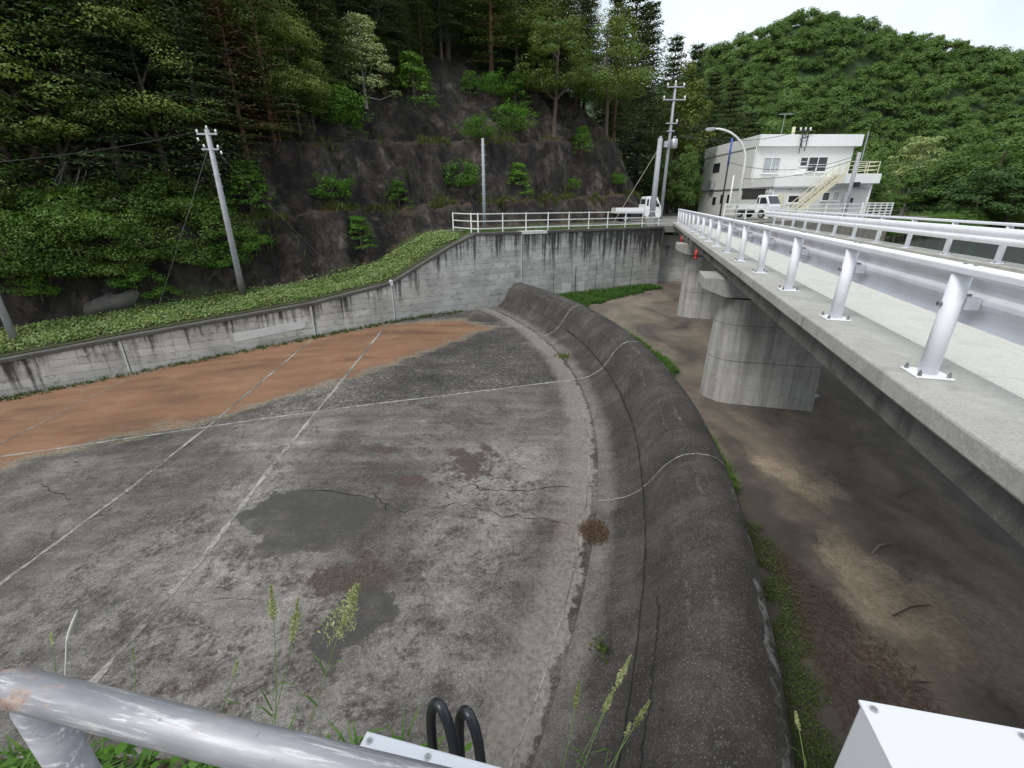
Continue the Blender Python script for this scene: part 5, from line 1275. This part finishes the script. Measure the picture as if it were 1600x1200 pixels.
# windows: frame + panes
def window(x0, x1, z0, z1, y, nx, glass, nz=1, name='window', depth=.1, parent=None):
    fr = MB(); t = .06
    fr.box(x0, x1, y - depth, y, z0, z0 + t); fr.box(x0, x1, y - depth, y, z1 - t, z1)
    for i in range(nx + 1):
        x = x0 + (x1 - x0) * i / nx; fr.box(max(x0, x - t / 2), min(x1, x + t / 2), y - depth + .002, y, z0 + t, z1 - t)
    for k in range(1, nz):
        z = z0 + (z1 - z0) * k / nz; fr.box(x0 + t, x1 - t, y - depth + .004, y, z - .02, z + .02)
    o = fr.build(name, M['btrim'], parent or bd)
    MB().box(x0 + .02, x1 - .02, y - .04, y - .004, z0 + .02, z1 - .02).build('pane', M[glass], o)
    MB().box(x0 - .08, x1 + .08, y - depth - .08, y, z0 - .07, z0 - .003).build('sill', M['btrim'], o)
    return o
def bx(px, Y): return aty(px, 300, Y).x
def bz(py, Y, px=1240): return aty(px, py, Y).z + .2
yw = YU - .003
window(bx(1184,YU), bx(1209,YU), bz(271,YU), bz(246,YU), yw, 2, 'paleglass')
window(bx(1240,YU), bx(1251,YU), bz(260,YU), bz(245.5,YU), yw, 1, 'glass', 2)
window(bx(1252.5,YU), bx(1281,YU), bz(269,YU), bz(245,YU), yw, 2, 'glass', 2)
MB().box(bx(1235,YU), bx(1251,YU), YU - .12, YU - .004, bz(273,YU), bz(262,YU)).build('air_unit', M['btrim'], bd)
yl = YL - .003
window(bx(1233,YL), bx(1252,YL), bz(317,YL), bz(305,YL), yl, 1, 'glass')
window(bx(1286,YL), bx(1297,YL), bz(314,YL), bz(300,YL), yl, 1, 'glass')
window(bx(1302,YL), bx(1311,YL), bz(314,YL), bz(299,YL), yl, 1, 'paleglass')
window(bx(1330,YL), bx(1336,YL), bz(318,YL), bz(308,YL), yl, 1, 'glass')
MB().box(bx(1212,YL), bx(1226,YL), YL - .06, YL - .004, 0, bz(304,YL)).build('door', M['cream'], bd)
# carport bay at the left end of the front: dark opening with lintel
MB().box(bx(1206.5,YL), bx(1209,YL), YL - .03, YL - .004, 0, ZF - .8).build('bay_post', M['btrim'], bd)
# openings on the left side face (x = XU0)
def side_box(y0, y1, z0, z1, mat, name, d=.03):
    return MB().box(XU0 - d, XU0 - .001 + .004, y0, y1, z0, z1).build(name, M[mat], bd)
def ysd(px): 
    # y on the side face for a pixel column near the horizon
    r = ray(px, 280); return XU0 * r.y / r.x
def zsd(py, px): r = ray(px, py); return ZC + XU0 / r.x * r.z + .2
for (pa, pb, pt, pbm, mat, nm) in ((1122,1112,256,270,'glass','window'), (1123.5,1118.5,308,320,'glass','door'), (1134.5,1130.5,304,318,'glass','window'), (1145,1141,304,317,'glass','window'), (1164,1200,293,311,'dark','carport_bay')):
    y0, y1 = sorted((max(YL + .15, ysd(pa)), max(YL + .3, ysd(pb)))); side_box(y0, y1, zsd(pbm, (pa + pb) / 2), zsd(pt, (pa + pb) / 2), mat, nm)
y0, y1 = sorted((ysd(1119), ysd(1113))); MB().box(XU0 - .55, XU0 - .05, y0, y1, zsd(296,1116), zsd(282,1116)).build('vent_hood', M['galv'], bd)
m = MB(); m.tube([(XU0 - .12, YL + .2, 0), (XU0 - .12, YL + .2, ZF - .8)], .05, 8); m.tube([(XU0 - .12, YU - .1, ZF + .3), (XU0 - .12, YU - .1, ZR - 1.1)], .05, 8); m.build('downpipe', M['btrim'], bd)
# meter box, lamp on the front
MB().box(bx(1197,YL), bx(1205,YL), YL - .3, YL - .02, bz(309,YL), bz(301,YL)).build('meter_box', M['galv'], bd, bevel=.02)
m = MB(); m.sphere((bx(1234.5,YL), YL - .12, bz(294.5,YL)), .14, 10, 6); m.build('wall_lamp', M['galv'], bd, True)
# upper terrace white pipe rails
m = MB()
for z in (ZF + .75, ZF + 1.15): m.bar((bx(1204,YL), YL, z), (bx(1282,YL), YL, z), .05)
for px in np.linspace(1204, 1282, 6): m.bar((bx(px,YL), YL, ZF + .28), (bx(px,YL), YL, ZF + 1.17), .05)
m.build('terrace_rail', M['btrim'], bd)
# landing slab, supports and lean-to
SX0, SX1 = bx(1306,48.4), bx(1361,48.4)
z0, z1 = bz(287,48.4,1330), bz(272,48.4,1330)
MB().box(SX0, SX1, 47.6, 51.5, z0, z1).build('landing_slab', M['btrim'], bd, bevel=.02)
m = MB()
for z in (z1 + .35, z1 + .7, z1 + 1.05):
    m.bar((SX0 + .1, 47.75, z), (SX1 - .35, 47.75, z), .06); m.bar((SX1 - .35, 47.75, z), (SX1 - .35, 51.3, z), .06)
for x in np.linspace(SX0 + .1, SX1 - .35, 4): m.bar((x, 47.75, z1), (x, 47.75, z1 + 1.08), .06)
for y in (49.5, 51.3): m.bar((SX1 - .35, y, z1), (SX1 - .35, y, z1 + 1.08), .06)
m.build('landing_rail', M['cream'], bd)
for x, y in ((SX1 - .5, 48.0), (SX1 - .5, 51)): MB().box(x, x + .18, y, y + .18, 0, z0).build('landing_post', M['btrim'], bd)
m = MB(); m.prism([(bx(1335,49.8), 0), (bx(1335,49.8), z0 - .02), (bx(1340,49.8), z0 - .05), (bx(1347,49.8), bz(309,49.8,1340)), (bx(1343.5,49.8), bz(309,49.8,1340)), (bx(1343.5,49.8), 0)], 'y', 49.8, 53.5); m.build('lean_to', M['btrim'], bd)
# outside staircase
st = MB(); xa, xb = bx(1240,47.3), bx(1309,47.3); za, zb = .0, z1 - .05
for y in (46.95, 47.95): st.bar((xa, y, za), (xb, y, zb), .07, .42)
st.build('stair_stringer', M['cream'], bd)
st = MB(); ns = 18
for i in range(1, ns):
    t = i / ns; st.box(xa + (xb - xa) * t - .14, xa + (xb - xa) * t + .14, 47.0, 47.9, za + (zb - za) * t + .06, za + (zb - za) * t + .1)
st.build('stair_tread', M['galv'], bd)
st = MB()
for y in (46.95, 47.95):
    for dz in (.55, 1.05): st.bar((xa, y, za + dz), (xb, y, zb + dz), .06)
    for i in range(9):
        t = i / 8; st.bar((xa + (xb - xa) * t, y, za + (zb - za) * t), (xa + (xb - xa) * t, y, za + (zb - za) * t + 1.07), .05)
st.build('stair_handrail', M['cream'], bd)
# roof fittings
m = MB(); m.tube([(bx(1228,55), 56, ZR), (bx(1228,55), 56, ZR + 1.0)], .17, 10); m.build('roof_vent', M['cream'], bd)
m = MB(); ax_ = bx(1203,58); m.tube([(ax_, 58, ZR), (ax_, 58, ZR + 2.6)], .035, 6)
m.bar((ax_ - .7, 58, ZR + 2.5), (ax_ + .9, 58, ZR + 2.55), .04); m.bar((ax_ + .5, 57.7, ZR + 2.6), (ax_ + .5, 58.3, ZR + 2.6), .03); m.bar((ax_ - .4, 57.6, ZR + 2.55), (ax_ - .4, 58.4, ZR + 2.55), .03); m.build('roof_aerial', M['galv'], bd)
m = MB()
cx = bx(1239.5, YU - .6)
for i in range(7): m.tube([(cx + rng.uniform(-.45, .45), YU - .6, ZR - 1.6 + .3 * i), (cx + rng.uniform(-.5, .5), YU - .65, ZR - 1.2 + .25 * i)], .05, 6)
m.bar((cx - .3, YU - .6, ZR - 1.8), (cx - .3, YU - .6, ZR + .45), .07); m.bar((cx + .3, YU - .6, ZR - 1.2), (cx + .3, YU - .6, ZR + .45), .07); m.bar((cx - .7, YU - .6, ZR + .3), (cx + .7, YU - .6, ZR + .3), .09)
m.build('cable_bracket', M['wire'], bd)
m = MB()
for dx in (-.6, -.1, .4): m.tube([(cx + dx, YU - .6, ZR + .33), (cx + dx, YU - .6, ZR + .62)], .09, 8)
m.build('cable_insulators', M['porcelain'], bd)
# pole by the stairs with box
f8 = aty(1319, 332, 45.5); f8.z = -.2; h8 = aty(1331, 238, 45.5).z + .2
p8 = pole('grey pole with a small black camera standing in front of the staircase landing', f8, h8, .2, .16, M['polegrey'])
m = MB(); m.tube([(.42, .1, h8 - 1.2), (.42, .1, h8 + 1.7)], .045, 8); m.build('aerial_rod', M['galv'], p8)
MB().box(.1, .5, -.45, -.15, h8 - 2.9, h8 - 2.45).build('camera_box', M['rubber'], p8)
MB().box(-.5, -.16, -.25, .15, 1.2, 2.3).build('switch_box', M['galv'], p8)
Tb = Vector((cx, YU - .7, ZR + .25)); T8 = Vector((f8.x, f8.y, f8.z + h8 - .5))
wire(T4 - Vector((-.9, .1, 4.0)), Tb, .7, 'upper sagging cable from the transformer pole to the building roof', .025)
wire(Vector((f6.x, f6.y, 3.2)), T8, .5, 'cable sagging across the building front to the grey pole', .022)
wire(Vector((f5.x, f5.y, 4.6)), T8 + Vector((0, 0, .3)), .9, 'lower cable crossing the building front', .022)
wire(T4 - Vector((0, 0, 2.2)), Vector((f4.x + 14, f4.y + 22, 7)), .8, 'cable leaving the tall pole toward the forest', .025)

# ------------------------------------------------------------------ pickups
def kei_truck(label, loc, rz):
    root = thing('pickup_truck', label, 'pickup truck', loc, rz)
    # facing +x, length 3.4
    m = MB(); m.prism([(.45,.42),(.45,1.0),(.5,1.72),(.62,1.79),(1.18,1.79),(1.3,1.74),(1.62,1.1),(1.68,.95),(1.7,.45),(1.62,.32),(1.32,.32),(1.28,.52),(1.16,.64),(.98,.66),(.82,.58),(.76,.42)], 'y', -.72, .72)
    m.build('cab', M['carpaint'], root, bevel=.04)
    for s in (-1, 1):
        m = MB(); m.prism([(.78,1.08),(.78,1.6),(1.2,1.6),(1.28,1.5),(1.47,1.08)], 'y', s * .722, s * .732); m.build('side_window', M['glass'], root)
        m = MB(); m.prism([(.52,1.15),(.55,1.6),(.68,1.6),(.68,1.15)], 'y', s * .722, s * .73); m.build('quarter_window', M['glass'], root)
        MB().box(1.36, 1.42, min(s*.73, s*.9), max(s*.73, s*.9), 1.1, 1.3).build('mirror', M['rubber'], root)
        MB().box(1.695, 1.72, min(s*.45, s*.66), max(s*.45, s*.66), .62, .8).build('headlight', M['paleglass'], root)
        MB().box(-1.7, .38, min(s*.69, s*.735), max(s*.69, s*.735), .68, 1.0).build('side_gate', M['carpaint'], root, bevel=.01)
    m = MB(); a, b = Vector((1.31, 0, 1.7)), Vector((1.615, 0, 1.12)); nn = Vector((.885, 0, .466)) * .012
    m.add([a + Vector((0, -.62, 0)) + nn, a + Vector((0, .62, 0)) + nn, b + Vector((0, .66, 0)) + nn, b + Vector((0, -.66, 0)) + nn], [(0, 1, 2, 3)]); m.build('windshield', M['glass'], root)
    m = MB(); m.add([(.443,-.55,1.15),(.443,.55,1.15),(.47,.52,1.6),(.47,-.52,1.6)], [(3,2,1,0)]); m.build('rear_window', M['glass'], root)
    MB().box(-1.7, .4, -.69, .69, .62, .679).build('load_bed', M['carpaint'], root)
    MB().box(-1.745, -1.7, -.72, .72, .64, 1.0).build('tailgate', M['carpaint'], root); MB().box(.38, .42, -.7, .7, .64, 1.25).build('headboard', M['carpaint'], root)
    MB().box(-1.6, 1.5, -.45, .45, .34, .58).build('chassis', M['rubber'], root); MB().box(-.6, .1, -.7, -.46, .36, .56).build('side_box', M['rubber'], root)
    for x in (-.95, 1.04):
        for s in (-1, 1):
            m = MB(); m.tube([(x, s * .56, .27), (x, s * .7, .27)], .27, 20); wh = m.build('wheel', M['rubber'], root)
            m = MB(); m.tube([(x, s * .7, .27), (x, s * .712, .27)], .16, 16); m.build('rim', M['galv'], wh)
    return root
pt = aty(994, 330, 40.0)
t1 = kei_truck('small white pickup truck parked side on behind the road fence', (pt.x, pt.y, -.24), R(2)); t1.scale = (1.08, 1.1, 1.1)
pt = aty(1180, 330, 44.5)
t2 = dup(t1, (pt.x, pt.y, -.05), R(-62), 1.0, 'white pickup truck parked in front of the building behind the yard fence'); t2.scale = (1.1, 1.1, 1.08)

# ------------------------------------------------------------------ foreground
def oldpipe(rust=1.0):
    n = NM('worn_galvanised_pipe' if rust else 'scraped_grey_post_paint', .5, .25); v = n.obj()
    f = n.noise(n.mapping(v, (2.2, 9, 9)), 2.2, 6, .6); sc = n.noise(n.mapping(v, (5, 70, 70)), 2.0, 7, .7, .3)
    c = n.ramp(f, (.3, (.2,.2,.225)), (.55, (.29,.29,.315)), (.75, (.4,.4,.42)))
    c = n.mix(n.math('MULTIPLY', n.ramp(sc, (.5, 0.0), (.62, .85)), n.ramp(n.noise(n.mapping(v, (2.5, 9, 9)), 2.4, 5, .6), (.46, .08), (.6, 1.0))), c, (.68,.7,.7))
    x = n.sep(v)[0]
    endm = n.math('MULTIPLY', n.ramp(x, (.0, .5), (.08, .38), (.16, .1), (1.0, .05)), rust)
    rs = n.ramp(n.math('ADD', n.noise(n.mapping(v, (9, 22, 22)), 1.6, 9, .75), n.math('MULTIPLY', endm, .3)), (.64, 0.0), (.74, .85))
    c = n.mix(rs if rust else 0.0, c, n.ramp(n.noise(v, 60, 5, .7), (.35, (.24,.12,.07)), (.65, (.52,.4,.33))))
    c = n.mix(n.ramp(n.noise(v, 45, 6, .7), (.66, 0.0), (.7, .7)), c, (.1,.095,.1))
    n.base(c); n.bump(n.math('ADD', n.noise(v, 60, 4), sc), .2, .0015); return n.m
M['oldpipe'] = oldpipe(); M['oldpost'] = oldpipe(0)
fa = aty(15, 1077, .415); fb = aty(640, 1203, .335); zr = .702
dirr = Vector((fb.x - fa.x, fb.y - fa.y, 0)).normalized()
def on_plane(px, py, z): p = atz(px, py, z); return Vector((p.x, p.y, 0))
A_ = on_plane(20, 1074, zr); B_ = on_plane(560, 1209, zr); dirr = (B_ - A_).normalized(); rail_end = A_ + dirr * 1.35
rl = thing('hand_railing', 'worn grey metal pipe railing with rust at its end in the near left corner', 'railing', (A_.x, A_.y, 0), math.atan2(dirr.y, dirr.x))
m = MB(); m.tube([(-.03, 0, zr), (-.022, 0, zr), (.0, 0, zr), (1.35, 0, zr)], [.008, .019, .0245, .0245], 24); m.build('top_pipe', M['oldpipe'], rl, True)
for x in (.028, 1.25):
    m = MB(); m.tube([(0, 0, -.45), (0, 0, zr - .02)], .0245, 20); po = m.build('post', M['oldpost'], rl, True); po.location.x = x
m = MB(); m.tube([(.03, 0, .2), (1.25, 0, .2)], .022, 16); m.build('lower_pipe', M['oldpipe'], rl, True)
# white cabinet on the right
bl = atz(1345, 1095, .4); br_ = atz(1600, 1141, .4); fl_ = atz(1396, 1200, .4)
ex = Vector((br_.x - bl.x, br_.y - bl.y, 0)).normalized(); ey = Vector((ex.y, -ex.x, 0))
cb = thing('control_cabinet', 'white steel cabinet with screwed lid in the near right corner', 'cabinet', (bl.x, bl.y, 0), math.atan2(ex.y, ex.x))
MB().box(0, .5, -.42, 0, -.42, .392).build('cabinet_body', M['boxwhite'], cb, bevel=.006)
MB().box(-.003, .503, -.423, .003, .392, .4).build('lid', M['boxwhite'], cb, bevel=.002)
for x, y in ((.016, -.014), (.262, -.014), (.485, -.014), (.016, -.4), (.485, -.4)):
    m = MB(); m.tube([(x, y, .4), (x, y, .4025)], .0075, 14); sc_ = m.build('screw', M['galv'], cb)
    m = MB(); m.tube([(x, y, .4025), (x, y, .4045)], .0045, 10); m.build('screw_head', M['steel'], sc_)
# cable box with hoses
ca = atz(573, 1141, .5); cbp = atz(780, 1197, .5); ex = Vector((cbp.x - ca.x, cbp.y - ca.y, 0)).normalized()
cx_ = thing('cable_box', 'small white cable box lid with screws behind the near railing', 'cable box', (ca.x, ca.y, 0), math.atan2(ex.y, ex.x))
MB().box(0, .34, -.075, 0, -.42, .5).build('box_body', M['boxwhite'], cx_, bevel=.003)
for x in (.013, .115, .22, .325):
    m = MB(); m.tube([(x, -.014, .5), (x, -.014, .502)], .0055, 14); sc_ = m.build('screw', M['galv'], cx_)
    m = MB(); m.tube([(x, -.014, .502), (x, -.014, .5035)], .0032, 8); m.build('screw_head', M['steel'], sc_)
for k, (pa, pt_, pb) in enumerate((((672,1176),(690,1102),(712,1176)), ((716,1180),(735,1114),(752,1188)))):
    Yh = .68 + .0 * k
    a, t_, b = aty(*pa, Yh), aty(*pt_, Yh), aty(*pb, Yh - .02)
    mdp = (a + b) / 2; hw = (b.x - a.x) / 2; hh = t_.z - mdp.z
    pts = [(a.x, Yh + .0, a.z - .5)] + [(mdp.x - hw * math.cos(q), Yh + .1 * math.cos(q) * .3, mdp.z + hh * math.sin(q)) for q in np.linspace(0, math.pi, 15)] + [(b.x, Yh - .03, b.z - .5)]
    m = MB(); m.tube(pts, .012, 14); o = m.build('cable_hose', M['hose'], None, True)
    tag(o, ('left' if k == 0 else 'right') + ' one of two black hoses looping up behind the white cable box', 'hose', 'black hoses by the cable box')

# ---- grasses by the railing
def grass_stalk(label, foot, top, head, hl, hw, n, bend=.05, dens=1, mat='seed', r=.0018):
    root = thing('grass_stalk', label, 'grass', foot)
    f = Vector(foot); t = Vector(top) - f; side = Vector((rng.uniform(-1, 1), rng.uniform(-.4, .4), 0)) * bend
    P = [t * q + side * math.sin(q * math.pi) for q in np.linspace(0, 1, 10)]
    m = MB(); m.tube(P, [r * (1 - .06 * i) for i in range(10)], 5); m.build('stem', M['grass_stem'], root)
    d = (P[-1] - P[-2]).normalized(); c = []; nr = []; sz = []
    for i in range(n):
        q = rng.random(); wd = hw * (math.sin(min(1, q * 1.1 + .12) * math.pi) if head == 'spike' else (1.1 - q) * 1.2)
        pos = P[-1] - d * hl * (1 - q)
        if head == 'panicle':
            br = math.floor(rng.random() * 14) * 2.4; an = br + rng.gauss(0, .25); rr = wd * rng.random(); pos = pos + Vector((math.cos(an) * rr, math.sin(an) * rr, rr * .6))
        else:
            an = rng.uniform(0, 6.28); pos = pos + Vector((math.cos(an), math.sin(an), 0)) * wd * rng.random()
        c.append(tuple(pos)); nr.append((rng.gauss(0, 1), rng.gauss(0, 1), rng.gauss(0, .4))); sz.append(rng.uniform(.009, .017))
    V = quads(np.array(c), np.array(nr), np.array(sz), .45)
    o = link('seed_head', npmesh('seed_head', V, 4, [M[mat]], nrg.random(len(c))), root)
    # a couple of blades
    V = []
    for b in range(3):
        q = rng.uniform(.1, .55); o_ = t * q; a = rng.uniform(0, 6.28); dd = Vector((math.cos(a), math.sin(a) * .5, 0)); L = rng.uniform(.05, .12); s = Vector((-dd.y, dd.x, 0)) * .003
        mid_ = o_ + dd * L * .4 + Vector((0, 0, L * .45)); tip = o_ + dd * L + Vector((0, 0, L * .5)); V = [o_ - s, o_ + s, mid_ + s, mid_ - s, mid_ - s, mid_ + s, tip + s * .1, tip - s * .1]
        link('blade', npmesh('blade', np.array([tuple(v) for v in V]), 4, [M['grass']], nrg.random(len(V) // 4)), root)
    return root
M['plume'] = plain('pale_dry_plume', (.62,.6,.52), .8)
M['grass_stem'] = plain('grass_stem_green', (.13, .2, .06), .6)
GS = 'tall grass stalks by the near railing'
for k, (pf, pt_, Yt, hd, hl, hw, n, lab) in enumerate((
        ((495,1150),(558,915),1.02,'panicle',.2,.05,620,'tall grass with the widest feathery green panicle near the railing'),
        ((440,1145),(423,915),1.02,'spike',.12,.014,220,'tall thin seeding grass left of the widest feathery panicle'),
        ((440,1140),(466,935),1.05,'spike',.16,.02,240,'slim seeding grass between two taller grasses near the railing'),
        ((345,1120),(372,1032),1.05,'spike',.05,.007,80,'short grass with a pale seed head above the railing'),
        ((75,1060),(80,990),1.03,'spike',.04,.003,30,'thin green grass blade at the far left above the railing'),
        ((205,1100),(207,1010),1.03,'spike',.05,.003,30,'thin green grass blade above the middle of the railing'),
        ((860,1230),(905,1065),.98,'spike',.075,.009,200,'left of the green grass stalks in front of the weir'),
        ((890,1230),(985,1025),.98,'spike',.1,.011,300,'tallest green grass stalk in front of the weir'),
        ((875,1230),(960,1075),.96,'spike',.08,.01,220,'middle green grass stalk in front of the weir'),
        ((915,1230),(1015,1095),.97,'spike',.085,.011,260,'right leaning green grass stalk in front of the weir'),
        ((930,1230),(985,1130),.97,'spike',.04,.006,90,'short green grass stalk low in front of the weir'),
        ((1200,1240),(1243,1112),.98,'spike',.05,.006,90,'single pale grass stalk in front of the weir near the cabinet'))):
    a = aty(*pf, Yt); b = aty(*pt_, Yt + .04); z0_ = -.43
    # carry the stalk on down to the bank
    e = (b - a) * .25; foot = Vector((a.x - e.x * .6, min(a.y, 1.0) - .03, z0_)) if a.x < -.3 else Vector((a.x - e.x * .6, .83, z0_))
    grass_stalk(lab, foot, b, hd, hl, hw, n, .02)
a = aty(104, 1003, 1.2); b = aty(121, 952, 1.2)
m = MB(); m.tube([a - Vector((.02, .2, .5)), a, a.lerp(b, .3), a.lerp(b, .6), b], [.0015, .003, .008, .007, .001], 6); o = m.build('grass_plume', M['plume'], None, True); tag(o, 'single pale dry grass plume on the far left above the railing', 'grass')
pts = [(rng.uniform(-2.4, -.28), rng.uniform(.6, .97), -.43) for _ in range(230)]
stuff('bank_grass', tufts(pts, .03, .09, .006, .12, 4), 'grass', 'green grass growing under the near railing', 'grass')
c = []; nr = []; sz = []
for _ in range(560):
    x = rng.choice([rng.gauss(-.95, .22), rng.gauss(-1.45, .2), rng.gauss(-.55, .16)]); c.append((x, rng.uniform(.62, .96), -.42 + abs(rng.gauss(.03, .04)))); nr.append((rng.gauss(0, .5), rng.gauss(0, .5) - .2, 1)); sz.append(rng.uniform(.03, .075))
stuff('bank_weeds', quads(np.array(c), np.array(nr), np.array(sz), .5), 'leaf_bright', 'broad green weed leaves under the near railing', 'weeds')

# prototypes that found no place are removed
for pr in con + olv + red + mid + bush + sap + bigb + [f[0] for f in fmesh]:
    if pr.name not in used_protos:
        for ch in list(pr.children): bpy.data.objects.remove(ch)
        bpy.data.objects.remove(pr)
print('objects', len(scene.objects))
